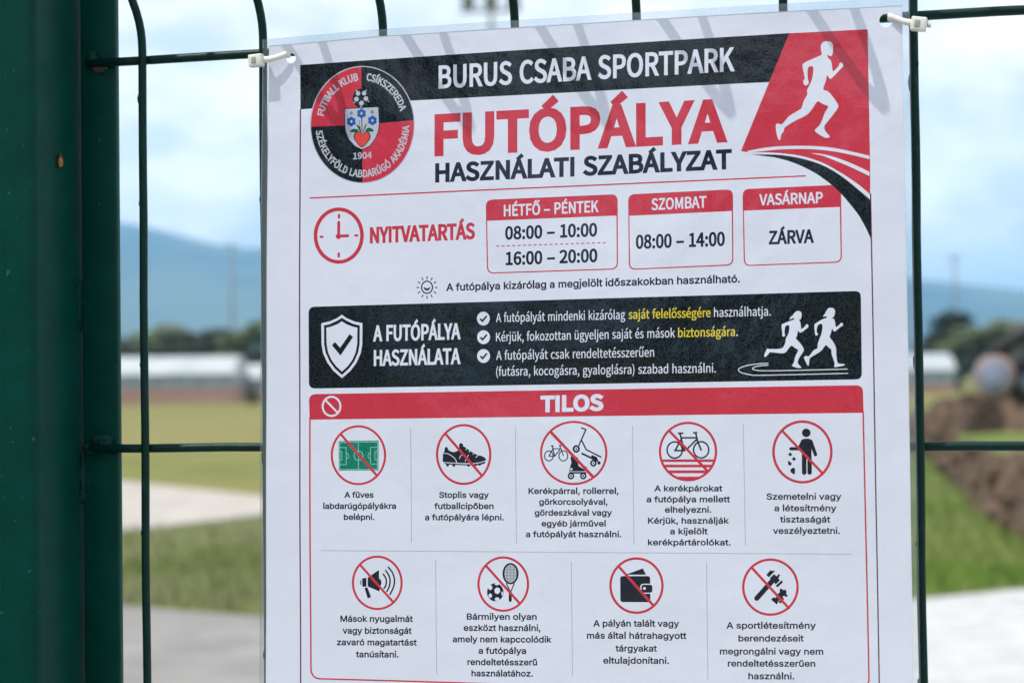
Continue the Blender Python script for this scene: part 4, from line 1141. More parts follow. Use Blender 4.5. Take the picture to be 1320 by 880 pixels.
    'n': '322|89,178 89,0 41,0 41,298 88,298 88,226 81,226 97,261 120,285 147,298 179,302 207,299 232,290 252,274 268,252 278,224 281,189 281,0 233,0 233,185 228,216 215,239 193,254 165,259 145,256 126,250 111,238 99,222 92,202',
    'o': '326|163,-6 125,-2 92,13 65,36 44,67 31,104 27,147 31,191 44,229 65,260 92,283 125,297 163,302 201,297 235,283 262,260 283,229 295,191 300,147 295,104 283,67 262,36 235,13 201,-2/163,37 190,40 212,52 229,70 241,92 249,119 251,147 249,176 241,203 229,226 212,244 190,255 163,259 136,255 114,244 97,226 85,203 78,176 76,147 78,119 85,92 97,70 114,52 136,40',
    'p': '334|41,-112 41,298 88,298 88,251 93,251 108,272 119,283 135,293 155,300 180,302 215,298 246,283 272,261 291,230 303,192 307,148 303,104 291,66 272,36 246,13 216,-2 180,-6 156,-4 136,3 120,13 108,25 93,46 89,46 89,-112/173,37 199,40 220,52 236,69 248,92 256,119 258,149 256,179 248,205 237,228 220,245 199,256 173,259 148,256 127,245 110,229 98,207 91,180 89,149 91,118 98,90 110,68 127,51 148,40',
    'r': '204|41,0 41,298 88,298 88,252 91,252 102,273 120,289 142,299 168,303 180,302 191,302 191,253 181,255 163,256 143,254 125,247 110,237 99,223 92,206 89,186 89,0',
    's': '287|143,-6 114,-4 88,3 66,14 49,30 36,50 28,74 74,84 83,62 98,47 118,39 143,36 171,39 192,49 206,64 211,81 208,95 200,107 186,116 167,122 117,134 82,146 57,164 42,187 37,215 40,240 51,261 68,278 90,291 117,300 147,302 176,300 200,293 219,282 235,267 247,249 255,228 211,218 203,234 191,248 173,258 147,261 123,258 103,249 90,235 85,218 88,203 97,191 113,182 135,175 180,165 216,152 241,135 256,112 260,84 257,59 246,37 228,19 204,5 176,-4',
    't': '179|160,298 160,257 5,257 5,298/51,370 99,370 99,77 101,60 107,48 118,41 134,39 146,40 159,42 168,1 151,-2 132,-3 98,2 72,17 56,41 51,73',
    'u': '322|143,-4 115,-1 90,8 70,24 54,46 45,75 41,109 41,298 89,298 89,113 94,82 108,59 129,44 157,39 178,42 196,49 211,60 223,76 230,96 233,120 233,298 281,298 281,0 234,0 234,72 242,72 225,37 202,13 175,0',
    'v': '306|128,0 14,298 66,298 130,122 147,68 162,16 145,16 159,68 176,122 240,298 292,298 178,0',
    'y': '306|37,-109 48,-67 56,-69 69,-71 82,-70 93,-66 102,-58 111,-46 118,-28 128,-1 14,298 66,298 130,122 147,68 162,16 144,16 159,68 176,122 240,298 292,298 161,-46 151,-67 139,-84 125,-97 110,-107 92,-112 72,-114 51,-112',
    'z': '299|33,0 33,36 200,251 200,254 38,254 38,298 261,298 261,260 99,47 99,44 266,44 266,0',
    'Á': '377|13,0 158,400 217,400 364,0 311,0 226,238 208,293 183,376 193,376 167,292 150,238 67,0/86,112 86,156 291,156 291,112/167,439 205,518 259,518 207,439',
    'É': '329|47,0 47,400 293,400 293,355 98,355 98,225 279,225 279,180 98,180 98,45 295,45 295,0/150,439 188,518 241,518 190,439',
    'Ó': '419|210,-5 161,1 118,20 82,50 55,91 37,141 32,200 37,259 55,309 82,350 118,380 161,399 210,405 259,399 302,380 337,350 365,309 382,259 388,200 382,141 365,91 337,50 302,20 259,1/210,42 244,46 275,60 301,82 321,113 334,153 338,200 334,247 321,287 301,318 275,340 244,354 210,358 176,354 145,340 119,318 99,286 86,247 81,200 86,153 99,113 119,82 145,60 176,46/189,439 226,518 280,518 228,439',
    'á': '306|126,-7 99,-4 74,4 53,17 37,35 27,58 24,85 26,108 34,127 46,141 61,152 79,160 99,166 140,173 184,178 198,181 209,185 215,191 217,200 217,202 215,219 210,233 201,245 189,253 173,258 154,260 134,258 117,253 103,246 92,237 84,226 79,215 32,229 45,253 62,272 82,286 105,295 128,301 152,302 188,298 207,293 225,283 241,270 253,252 262,228 265,198 265,0 217,0 217,41 214,41 198,19 185,9 169,1 149,-5/134,36 159,38 179,46 195,58 207,73 214,90 217,108 217,149 204,143 182,138 157,135 138,132 106,125 92,118 81,110 74,98 72,82 74,68 80,57 90,48 102,41 117,37/128,337 165,416 219,416 167,337',
    'é': '318|167,-6 126,-2 92,13 64,36 44,67 31,104 27,147 31,190 43,228 64,259 90,283 123,297 161,302 185,300 209,294 231,283 251,268 268,248 281,222 289,190 292,152 292,133 59,133 59,174 266,174 243,159 241,187 234,211 222,231 206,247 186,256 161,260 136,256 115,246 98,231 86,212 78,190 75,166 75,140 78,109 87,83 101,63 119,48 141,39 167,36 184,38 199,41 213,48 224,57 234,69 240,83 287,71 278,50 263,31 245,15 222,3 196,-4/139,337 177,416 230,416 179,337',
    'í': '131|41,0 41,298 89,298 89,0/45,363 82,442 136,442 84,363',
    'ó': '326|163,-6 125,-2 92,13 65,36 44,67 31,104 27,147 31,191 44,229 65,260 92,283 125,297 163,302 201,297 235,283 262,260 283,229 295,191 300,147 295,104 283,67 262,36 235,13 201,-2/163,37 190,40 212,52 229,70 241,92 249,119 251,147 249,176 241,203 229,226 212,244 190,255 163,259 136,255 114,244 97,226 85,203 78,176 76,147 78,119 85,92 97,70 114,52 136,40/142,337 180,416 233,416 181,337',
    'ö': '326|163,-6 125,-2 92,13 65,36 44,67 31,104 27,147 31,191 44,229 65,260 92,283 125,297 163,302 201,297 235,283 262,260 283,229 295,191 300,147 295,104 283,67 262,36 235,13 201,-2/163,37 190,40 212,52 229,70 241,92 249,119 251,147 249,176 241,203 229,226 212,244 190,255 163,259 136,255 114,244 97,226 85,203 78,176 76,147 78,119 85,92 97,70 114,52 136,40/220,348 207,351 197,357 190,368 188,380 190,392 197,402 207,409 220,412 232,409 242,402 249,392 251,380 249,368 242,357 232,351/107,348 94,351 84,357 77,368 75,380 77,392 84,402 94,409 107,412 119,409 129,402 136,392 138,380 136,368 129,357 119,351',
    'ú': '322|143,-4 115,-1 90,8 70,24 54,46 45,75 41,109 41,298 89,298 89,113 94,82 108,59 129,44 157,39 178,42 196,49 211,60 223,76 230,96 233,120 233,298 281,298 281,0 234,0 234,72 242,72 225,37 202,13 175,0/140,337 177,416 231,416 179,337',
    'ü': '322|143,-4 115,-1 90,8 70,24 54,46 45,75 41,109 41,298 89,298 89,113 94,82 108,59 129,44 157,39 178,42 196,49 211,60 223,76 230,96 233,120 233,298 281,298 281,0 234,0 234,72 242,72 225,37 202,13 175,0/218,348 206,351 195,357 188,368 186,380 188,392 195,402 206,409 218,412 230,409 240,402 247,392 249,380 247,368 240,357 230,351/105,348 92,351 82,357 75,368 73,380 75,392 82,402 92,409 105,412 117,409 127,402 134,392 136,380 134,368 127,357 117,351',
    'Ő': '419|210,-5 161,1 118,20 82,50 55,91 37,141 32,200 37,259 55,309 82,350 118,380 161,399 210,405 259,399 302,380 337,350 365,309 382,259 388,200 382,141 365,91 337,50 302,20 259,1/210,42 244,46 275,60 301,82 321,113 334,153 338,200 334,247 321,287 301,318 275,340 244,354 210,358 176,354 145,340 119,318 99,286 86,247 81,200 86,153 99,113 119,82 145,60 176,46/165,439 126,439 157,518 211,518/252,439 213,439 258,518 311,518',
    'ő': '326|163,-6 125,-2 92,13 65,36 44,67 31,104 27,147 31,191 44,229 65,260 92,283 125,297 163,302 201,297 235,283 262,260 283,229 295,191 300,147 295,104 283,67 262,36 235,13 201,-2/163,37 190,40 212,52 229,70 241,92 249,119 251,147 249,176 241,203 229,226 212,244 190,255 163,259 136,255 114,244 97,226 85,203 78,176 76,147 78,119 85,92 97,70 114,52 136,40/118,337 79,337 110,416 164,416/205,337 166,337 211,416 264,416',
    'ű': '322|143,-4 115,-1 90,8 70,24 54,46 45,75 41,109 41,298 89,298 89,113 94,82 108,59 129,44 157,39 178,42 196,49 211,60 223,76 230,96 233,120 233,298 281,298 281,0 234,0 234,72 242,72 225,37 202,13 175,0/117,337 77,337 108,416 162,416/203,337 164,337 209,416 263,416',
    '–': '275|275,192 275,148 0,148 0,192',
}
_cache = {}
def outlines(s, font):
    """contours of a line of text, cap height 1"""
    key = (s, id(font))
    if key in _cache: return _cache[key]
    res = []
    x = 0.0
    for ch in s:
        adv, cs = font[ch].split('|')
        if cs:
            gl = [[Vector((x+int(q.split(',')[0])/400, int(q.split(',')[1])/400)) for q in c.split()] for c in cs.split('/')]
            big = max(gl, key=lambda c: abs(area(c)))
            if area(big) < 0: gl = [c[::-1] for c in gl]
            res += gl
        x += int(adv)/400
    _cache[key] = res
    return res
def area(c):
    return 0.5*sum(c[i-1].cross(c[i]) for i in range(len(c)))
def grow(c, d):
    """move a contour outwards by d (holes, which run the other way, shrink)"""
    if d == 0: return c
    out = []
    n = len(c)
    for i in range(n):
        d1 = (c[i]-c[i-1]).normalized()
        d2 = (c[(i+1) % n]-c[i]).normalized()
        n1 = Vector((d1.y, -d1.x))
        n2 = Vector((d2.y, -d2.x))
        nn = (n1+n2)
        nn = nn.normalized() if nn.length > 0.15 else n1
        k = 1/max(0.55, nn.dot(n1))
        out.append(c[i] + nn*(d*k))
    return out
def glyphs(s, width, cap, d, font):
    """contours in a frame whose baseline runs from (0,0) to (width,0)"""
    cs = outlines(s, font)
    x0 = min(p.x for c in cs for p in c)
    x1 = max(p.x for c in cs for p in c)
    sx = (width-2*d)/(x1-x0)
    sy = cap-2*d
    return [grow([Vector(((p.x-x0)*sx + d, p.y*sy + d)) for p in c], d) for c in cs]
def T(s, x0, y0, x1, y1, cap, c, wt=0.0, font=HEAD):
    """a line of text between two baseline pixels; cap height in pixels; wt = extra stroke in pixels"""
    a, b = Q((x0, y0)), Q((x1, y1))
    ca = (Q((x0, y0-cap))-a).length*0.5 + (Q((x1, y1-cap))-b).length*0.5
    mm = (b-a).length/math.hypot(x1-x0, y1-y0)
    ux = (b-a).normalized()
    uy = (Q(((x0+x1)/2, y0-cap)) - Q(((x0+x1)/2, y0))).normalized()
    gl = glyphs(s, (b-a).length, ca, wt*mm, font)
    prim([[a + ux*p.x + uy*p.y for p in g] for g in gl], c, True)
def Tarc(s, cx, cy, rx, ry, r_base, hgt, a0, a1, c, wt, bottom=False):
    """text along an ellipse; angles in degrees clockwise from the top (or anticlockwise from the bottom)"""
    ln = R(a1-a0)*r_base
    gl = glyphs(s, ln, hgt, wt, HEAD)
    res = []
    for g in gl:
        o = []
        for p in g:
            if not bottom:
                an = R(a0) + p.x/r_base
                r_ = r_base + p.y
                o.append(Q((cx+rx*r_*math.sin(an), cy-ry*r_*math.cos(an))))
            else:
                an = R(a0) + p.x/r_base
                r_ = r_base - p.y
                o.append(Q((cx+rx*r_*math.sin(an), cy+ry*r_*math.cos(an))))
        res.append(o)
    prim(res, c, True)

def rrect(tl, tr, br, bl, r, n=5, which=(1, 1, 1, 1)):
    pts = [Vector(tl), Vector(tr), Vector(br), Vector(bl)]
    out = []
    for i in range(4):
        p, a, b = pts[i], pts[i-1], pts[(i+1) % 4]
        if not which[i]:
            out.append(tuple(p))
            continue
        s, e = p+(a-p).normalized()*r, p+(b-p).normalized()*r
        for k in range(n+1):
            t = k/n
            out.append(tuple(s*(1-t)**2 + p*2*t*(1-t) + e*t*t))
    return out

# sheet -------------------------------------------------------------------
ptop = [(346.8, 59.5), (410, 54.3), (485, 47.6), (663, 36.6), (820, 26.8), (1010, 15.6), (1163, 7.8)]
pbot_l, pbot_r = (341.5, 1235), (1185, 1262)
paper = ptop + [(1166.5, 200), (1171, 450), (1177.3, 862)] + [pbot_r, pbot_l] + [(343.5, 860), (345.5, 400)]
poly(paper, 'paper')
# border
part[0] = 'border_line'
stroke([(388.2, 141), (388.0, 500), (388.6, 880), (389, 1195), (1139, 1218), (1133.4, 876), (1129.3, 640), (1125.2, 382), (1122.8, 250)], 1.7, 'maroon', rnd=False)
# header band and runner field
part[0] = 'header_band'
poly([(387.4, 84.3), (500, 76.6), (700, 63.6), (1021, 43.4), (992, 106.6), (700, 121.6), (520, 131), (388.2, 141.6)], 'dark')
part[0] = 'header_lettering'
T('BURUS CSABA SPORTPARK', 566.4, 115.2, 947.6, 92.8, 30.5, 'paper', 0.95)
part[0] = 'runner_panel'
z = Zf(940, 170, 6.285)
red_low = [(170, 172), (300, 170), (450, 180), (600, 203), (750, 250), (900, 330), (1050, 430), (1146, 512)]
poly([(1017.7, 43.8), (1118.7, 38.4)] + [z(*p) for p in [(1140, 0), (1146, 300)]] + [z(*p) for p in smooth_open(red_low)][::-1] + [z(100, 160)], 'red')
poly(smooth_open([(150, 160), (280, 135), (400, 122), (550, 117), (700, 120), (850, 135), (1000, 165), (1140, 198)]) +
     smooth_open([(1140, 225), (1000, 192), (850, 162), (700, 146), (550, 143), (400, 148), (280, 160), (160, 173)]), 'paper', z)
poly(smooth_open([(660, 176), (760, 185), (860, 210), (1000, 262), (1140, 328)]) +
     smooth_open([(1140, 362), (1000, 295), (860, 235), (760, 197)]), 'paper', z)
part[0] = 'runner_pictogram'
z = Zf(950, 30, 5.18)
poly(smooth_closed([(562, 155), (575, 132), (605, 124), (635, 134), (643, 165), (638, 215), (622, 222), (607, 216), (608, 232), (630, 255), (638, 300),
      (645, 325), (680, 290), (688, 270), (703, 268), (711, 285), (700, 303), (637, 368), (620, 373), (605, 350), (595, 390), (578, 445),
      (612, 460), (650, 505), (678, 550), (672, 575), (640, 620), (600, 670), (586, 692), (592, 722), (621, 757), (614, 768), (585, 765), (532, 732), (525, 714),
      (553, 686), (570, 655), (590, 600), (612, 560), (575, 543), (540, 525), (502, 580), (465, 618), (400, 650), (335, 690), (318, 708), (314, 727), (300, 745),
      (293, 780), (280, 778), (268, 740), (262, 688), (275, 673), (305, 677), (350, 625), (410, 588), (432, 572), (450, 520), (472, 480), (471, 450), (490, 410),
      (505, 370), (511, 297), (477, 300), (474, 370), (482, 398), (468, 418), (450, 413), (445, 388), (455, 368), (440, 290), (452, 268), (500, 245), (545, 225),
      (568, 212), (563, 185)], 3), 'paper', z)
part[0] = 'title_lettering'
T('FUTÓPÁLYA', 561.3, 202.4, 937.6, 184.3, 55.5, 'red', 3.0)
T('HASZNÁLATI SZABÁLYZAT', 562.3, 236, 944.2, 218.6, 25.4, 'navy', 1.35)
part[0] = 'rule_line'
stroke([(400.5, 255.7), (700, 242), (1039.6, 227.4)], 1.9, 'red', rnd=False)

# club emblem ---------------------------------------------------------------
part[0] = 'club_emblem'
CX, CY, RX, RY = 468.3, 161.3, 66.4, 74.3
disc2(CX, CY, RX+1.3, 'silver', None, RY+1.3, 72)
disc2(CX, CY, RX, 'red', None, RY, 72)
poly(ell(CX, CY, RX, RY, 20, -91.5, -4.5) + [(CX+0.0, CY+0.2)], 'dark')
poly(ell(CX, CY, RX, RY, 20, 90, 178.0) + [(CX-0.3, CY+0.2)], 'dark')
Tarc('FUTBALL KLUB', CX, CY, RX, RY, 0.765, 0.135, -79, -6, 'silver', 0.006)
Tarc('CSÍKSZEREDA', CX, CY, RX, RY, 0.765, 0.135, 5.5, 73, 'silver', 0.006)
Tarc('SZÉKELYFÖLD LABDARÚGÓ AKADÉMIA', CX, CY, RX, RY, 0.915, 0.135, -83.5, 89, 'silver', 0.006, True)
T('1904', 456.4, 206.0, 480.5, 204.6, 8.6, 'silver', 0.32)
part[0] = 'emblem_shield'
z = Zf(440, 105, 8)
sh = [(45, 290), (388, 270), (398, 440), (385, 525), (350, 605), (300, 668), (222, 703), (150, 668), (90, 602), (56, 520), (48, 440)]
poly([((x-222)*1.05+222, (y-485)*1.045+485) for x, y in sh], 'navy', z)
poly(sh, 'silver', z)
def flower(x, y, s=1.0):
    for k in range(6):
        disc2(x+29*s*math.sin(k*math.pi/3), y+31*s*math.cos(k*math.pi/3), 20*s, 'blue', z, 21*s, 12)
    disc2(x, y, 30*s, 'blue', z, None, 14)
    disc2(x, y, 11*s, 'yellow', z, 13*s, 10)
stroke([(219, 370), (222, 520)], 9, 'navy', z, False)
stroke([(197, 400), (196, 450), (206, 490)], 5, 'leaf', z, False)
poly([(158, 440), (200, 470), (224, 548), (190, 505)], 'leaf', z)
poly([(278, 435), (250, 460), (222, 548), (246, 508)], 'leaf', z)
poly(smooth_closed([(97, 522), (135, 492), (188, 508), (145, 530)]), 'leaf', z)
poly(smooth_closed([(255, 508), (300, 480), (347, 514), (300, 524)]), 'leaf', z)
flower(217, 335)
flower(112, 418)
flower(330, 407)
for x, y in ((110, 333), (327, 320)):
    disc2(x, y, 15, 'navy', z, 18, 12)
    disc2(x, y, 7, 'silver', z, 9, 10)
ht_ = [(222, 550), (204, 528), (172, 527), (147, 560), (154, 605), (222, 678), (290, 608), (300, 568), (280, 530), (244, 530)]
poly([((x-222)*1.13+222, (y-598)*1.11+598) for x, y in smooth_closed(ht_, 3)], 'navy', z)
poly(smooth_closed(ht_, 3), 'heart', z)
part[0] = 'emblem_ball'
disc2(214, 178, 90, 'dark', z, 99, 40)
for x, y, r in ((181, 128, 25), (243, 126, 25), (164, 187, 26), (262, 183, 26), (216, 228, 26)):
    poly(ell(x, y, r, r*1.05, 6, 15, 375), 'silver', z)
for x, y in ((210, 266), (289, 212), (141, 222), (165, 100), (262, 98)):
    poly(ell(x, y, 10, 7, 6), 'silver', z)

# opening hours ----------------------------------------------------------
part[0] = 'clock_icon'
z = Zf(400, 260, 9.778)
ring(372, 430, 315, 355, 47, 'red', z)
for a, b, wd in (((374, 172), (372, 203), 30), ((372, 655), (372, 692), 30), ((145, 445), (168, 445), 30), ((580, 429), (602, 428), 30)):
    stroke([a, b], wd, 'red', z)
stroke([(371, 262), (370, 432)], 37, 'red', z)
stroke([(370, 437), (485, 432)], 38, 'red', z)
disc2(368, 440, 34, 'red', z)
part[0] = 'opening_hours_lettering'
T('NYITVATARTÁS', 478, 314.3, 613.4, 308.7, 21.4, 'red', 1.05)
def hours(tl, tr, br, bl, hl, hr):
    part[0] = 'opening_hours_box'
    o = rrect(tl, tr, br, bl, 9)
    poly(o, 'red')
    c = (Vector(tl)+Vector(br))/2
    i = 1.6
    il, ir = Vector(hl)+Vector((i, 0)), Vector(hr)+Vector((-i, 0))
    poly(rrect(tuple(il), tuple(ir), (br[0]-i, br[1]-i), (bl[0]+i, bl[1]-i), 7.6, which=(0, 0, 1, 1)), 'paper')
hours((627.2, 258), (797, 250.6), (797.6, 347.6), (628.6, 353), (627.4, 285), (797, 278.2))
hours((810.4, 251), (945.6, 244.4), (946, 342.4), (811.6, 348.2), (810.6, 278.6), (945.6, 272.4))
hours((957.8, 244.4), (1084.8, 238.6), (1086, 338.8), (959.4, 343.4), (958, 272), (1084.8, 267.4))
T('HÉTFŐ – PÉNTEK', 650.4, 279.3, 772.3, 273.7, 15, 'paper', 0.45)
T('08:00 – 10:00', 652, 309.4, 770.6, 305, 17.4, 'navy', 0.75)
T('16:00 – 20:00', 652.6, 342.2, 771, 338.1, 17.4, 'navy', 0.75)
for k in range(21):
    t0, t1 = k/21, (k+0.58)/21
    stroke([(640.5+144*t0, 317.5-4.6*t0), (640.5+144*t1, 317.5-4.6*t1)], 1.4, 'red', rnd=False)
T('SZOMBAT', 840.5, 271.4, 911.4, 268, 15, 'paper', 0.45)
T('08:00 – 14:00', 820.4, 321.3, 935, 317.3, 18.4, 'navy', 0.75)
T('VASÁRNAP', 979.5, 265.4, 1061.4, 262.3, 14.5, 'paper', 0.45)
T('ZÁRVA', 991.6, 315.6, 1049.8, 313.6, 17.8, 'navy', 0.8)
part[0] = 'dark_swoosh'
z = Zf(940, 170, 6.285)
poly(smooth_open([(180, 188), (330, 188), (450, 195), (600, 222), (750, 270), (880, 340), (1000, 430), (1148, 555)]) +
     smooth_open([(1152, 872), (1120, 800), (1060, 690), (1000, 610), (915, 510), (830, 430), (720, 350), (620, 295), (500, 245), (370, 210)]), 'dark', z)
part[0] = 'notice_lettering'
z = Zf(530, 350, 10.154)
ring(220, 207, 79, 88, 17, 'navy', z, 36)
poly(smooth_closed([(176, 203), (200, 216), (222, 222), (245, 213), (263, 198), (252, 234), (220, 252), (188, 236)], 3), 'navy', z)
for k in range(12):
    a = k*math.pi/6
    stroke([(220+102*math.sin(a), 210+108*math.cos(a)), (220+136*math.sin(a), 210+150*math.cos(a))], 14, 'navy', z, False)
T('A futópálya kizárólag a megjelölt időszakokban használható.', 576.3, 375.3, 954.4, 364.4, 10, 'navy', 0.42, BODY)

# dark rules panel --------------------------------------------------------
part[0] = 'usage_panel'
poly(rrect((399.6, 395.6), (1110.2, 375), (1111.4, 488.8), (399.8, 500.6), 8), 'dark')
part[0] = 'shield_icon'
z = Zf(400, 390, 8)
def mirror(h): return h + [(680-x, y) for x, y in h[::-1] if x != 340]
poly(mirror([(340, 125), (385, 158), (465, 194), (552, 213), (550, 430), (535, 520), (490, 620), (430, 700), (340, 778)]), 'paper', z)
poly(mirror([(340, 157), (390, 188), (465, 222), (525, 235), (523, 430), (507, 518), (466, 608), (412, 680), (340, 745)]), 'dark', z)
poly(mirror([(340, 193), (385, 222), (450, 248), (500, 259), (498, 425), (483, 510), (447, 592), (400, 655), (340, 710)]), 'paper', z)
poly([(237, 440), (268, 405), (322, 465), (420, 325), (455, 355), (325, 545)], 'dark', z)
part[0] = 'usage_lettering'
T('A FUTÓPÁLYA', 482.8, 440.2, 594.6, 437.4, 21, 'paper', 0.75)
T('HASZNÁLATA', 483.6, 471.8, 594.6, 469.2, 20.8, 'paper', 0.75)
for x, y in ((623.8, 410.6), (624.1, 434.5), (624.1, 458.7)):
    disc2(x, y, 8.3, 'paper', None, 8.9, 24)
    stroke([(x-4.1, y+0.2), (x-1.2, y+3.2), (x+4.3, y-3.4)], 2.3, 'dark', None, False)
def bl(x): return 415.3 - (x-640)*0.0238
T('A futópályát mindenki kizárólag', 640, bl(640), 806.8, bl(806.8), 11.6, 'paper', 0.10)
T('saját felelősségére', 811.0, bl(811), 916.8, bl(916.8), 11.6, 'yellow', 0.22)
T('használhatja.', 921, bl(921), 994, bl(994), 11.6, 'paper', 0.10)
def bl2(x): return 440.0 - (x-640)*0.0226
T('Kérjük, fokozottan ügyeljen saját és mások', 640, bl2(640), 870.8, bl2(870.8), 11.6, 'paper', 0.10)
T('biztonságára', 874.8, bl2(874.8), 948, bl2(948), 11.6, 'yellow', 0.22)
T('.', 949.6, bl2(949), 951.8, bl2(952), 11.6, 'paper', 0.10)
T('A futópályát csak rendeltetésszerűen', 640.3, 463.8, 844, 459.6, 11.6, 'paper', 0.10)
T('(futásra, kocogásra, gyaloglásra) szabad használni.', 640.3, 484.4, 923.4, 480, 11.6, 'paper', 0.10)
part[0] = 'runners_pictogram'
z = Zf(940, 385, 7.765)
poly(smooth_closed([(650, 150), (670, 130), (700, 122), (724, 136), (729, 165), (720, 205), (702, 212), (716, 235), (723, 290), (728, 303), (762, 278), (775, 256), (793, 261), (797, 280),
      (780, 298), (725, 338), (706, 335), (692, 322), (682, 375), (672, 398), (715, 445), (750, 500), (744, 532), (710, 582), (690, 640), (722, 680), (718, 692), (680, 689), (634, 671), (640, 655),
      (652, 635), (668, 570), (695, 515), (660, 492), (625, 470), (590, 510), (548, 545), (420, 535), (400, 551), (370, 581), (355, 575), (360, 550), (386, 499), (412, 503), (530, 496), (565, 440), (573, 395),
      (600, 340), (606, 271), (568, 274), (558, 340), (565, 365), (550, 380), (535, 370), (536, 345), (528, 270), (545, 250), (620, 220), (652, 208), (652, 193), (630, 200), (609, 208), (620, 180), (640, 168)], 3), 'paper', z)
poly(smooth_closed([(978, 120), (1000, 94), (1040, 94), (1062, 116), (1061, 150), (1050, 184), (1030, 190), (1055, 207), (1065, 240), (1072, 283), (1110, 257), (1124, 241), (1142, 249), (1140, 270), (1120, 281), (1065, 325),
      (1046, 320), (1035, 300), (1020, 350), (1010, 385), (1045, 430), (1072, 490), (1076, 560), (1086, 630), (1110, 650), (1155, 652), (1150, 668), (1065, 683), (1055, 670), (1058, 640), (1031, 560), (1025, 510), (1000, 488),
      (970, 465), (930, 515), (890, 545), (817, 590), (806, 620), (800, 665), (785, 660), (756, 600), (756, 580), (775, 572), (802, 573), (850, 515), (885, 495), (891, 450), (910, 395), (930, 340), (936, 257), (892, 266),
      (880, 330), (892, 350), (885, 368), (868, 366), (862, 345), (857, 270), (866, 250), (930, 210), (980, 190), (977, 176), (952, 181), (946, 170), (964, 148)], 3), 'paper', z)
stroke(smooth_open([(397, 645), (300, 650), (180, 668), (112, 693), (97, 714), (130, 740), (220, 760), (300, 765), (700, 757), (1192, 745)]), 9, 'paper', z, False)
stroke(smooth_open([(397, 663), (300, 672), (250, 687), (240, 701), (280, 715), (400, 720), (700, 715), (1188, 703)]), 9, 'paper', z, False)

# prohibition panel -------------------------------------------------------
part[0] = 'prohibition_panel'
o = rrect((399.6, 507.8), (1112.4, 496.2), (1121.2, 884), (402.0, 874), 9)
i_ = [(402.3, 541.8), (760, 535.6), (1111.4, 532.0)]
poly(rrect((399.6, 507.8), (1112.6, 496.2), (1113.6, 531.8), (400.6, 540.6), 9, which=(1, 1, 0, 0)), 'red')
stroke([(401, 538), (401.3, 700), (401.8, 861), (402.5, 866), (405, 870.4), (408.6, 872.8), (413, 873.8), (640, 880.2), (900, 886), (1108, 890), (1117, 886), (1120.3, 876), (1117, 719), (1113, 530)], 2.0, 'red', rnd=False)
part[0] = 'prohibition_lettering'
T('TILOS', 697.4, 531.3, 778.6, 529.3, 21.6, 'paper', 1.5)
part[0] = 'prohibition_symbol'
z = Zf(380, 370, 3.474)
ring(170, 533, 44, 47, 8.5, 'paper', z, 40)
stroke([(142, 504), (198, 562)], 8.5, 'paper', z, False)
part[0] = 'divider_line'
for a, b in (((530.7, 551.6), (531.6, 699)), ((665.4, 550), (666.6, 700)), ((815.7, 548), (818, 701)), ((958.6, 546), (961.2, 702.7)),
             ((415.5, 708.8), (1098.3, 713.8)), ((562.6, 720.5), (564, 868)), ((737.3, 723), (738.8, 871)), ((911.3, 724), (913, 875))):
    stroke([a, b], 0.9, 'hair', rnd=False)

_ncap = [0]
def caption(lines, wt=0.36):
    _ncap[0] += 1
    part[0] = 'caption_lettering#%d' % _ncap[0]
    for s, x0, x1, y, cap in lines:
        sl = (644-y)/520*0.011
        h = (x1-x0)/2*sl
        T(s, x0, y+h, x1, y-h, cap, 'navy', wt, BODY)
caption([('A füves', 445.6, 483, 641, 7.8), ('labdarúgópályákra', 418.3, 511.8, 655.4, 7.8), ('belépni.', 444.8, 484.2, 669.5, 7.8)])
caption([('Stoplis vagy', 567, 631, 641.3, 7.9), ('futballcipőben', 560.8, 637.3, 655.7, 7.9), ('a futópályára lépni.', 548.7, 650.6, 670.1, 7.9)])
caption([('Kerékpárral, rollerrel,', 682.2, 798.2, 636.2, 7.9), ('görkorcsolyával,', 696, 784, 650.1, 7.9), ('gördeszkával vagy', 690.3, 789.7, 664.1, 7.9),
         ('egyéb járművel', 699, 781.8, 678, 7.9), ('a futópályát használni.', 678.8, 801.8, 691.8, 7.9)])
caption([('A kerékpárokat', 844, 931.5, 633, 8.0), ('a futópálya mellett', 834, 941.5, 647, 8.0), ('elhelyezni.', 857.6, 917.3, 660.3, 8.0),
         ('Kérjük, használják', 835.8, 940, 674.5, 8.0), ('a kijelölt', 864.2, 912.7, 688.2, 8.0), ('kerékpártárolókat.', 835.8, 942.4, 702.4, 8.0)])
caption([('Szemetelni vagy', 988.5, 1084.8, 643.6, 8.3), ('a létesítmény', 998.5, 1078.5, 658.5, 8.3), ('tisztaságát', 1005.8, 1070.6, 673, 8.3), ('veszélyeztetni.', 996.7, 1083, 687.6, 8.3)])
caption([('Mások nyugalmát', 439.9, 533.4, 800.7, 8.3), ('vagy biztonságát', 442.8, 531.7, 816, 8.3), ('zavaró magatartást', 435.3, 538.3, 831, 8.3), ('tanúsítani.', 459.7, 514.7, 846.5, 8.3)])
caption([('Bármilyen olyan', 602.8, 692.9, 797.9, 8.3), ('eszközt használni,', 598.8, 697.8, 812.3, 8.3), ('amely nem kapccolódik', 584.7, 711.9, 827, 8.3),
         ('a futópálya', 618, 679.4, 841.6, 8.3), ('rendeltetésszerű', 603.7, 693.5, 856.3, 8.3), ('használatához.', 608.9, 688.3, 870.7, 8.3)])
caption([('A pályán talált vagy', 765.5, 875.9, 806.9, 8.5), ('más által hátrahagyott', 757.2, 885.4, 822.5, 8.5), ('tárgyakat', 794, 847.3, 839, 8.5), ('eltulajdonítani.', 778.2, 862.9, 854.6, 8.5)])
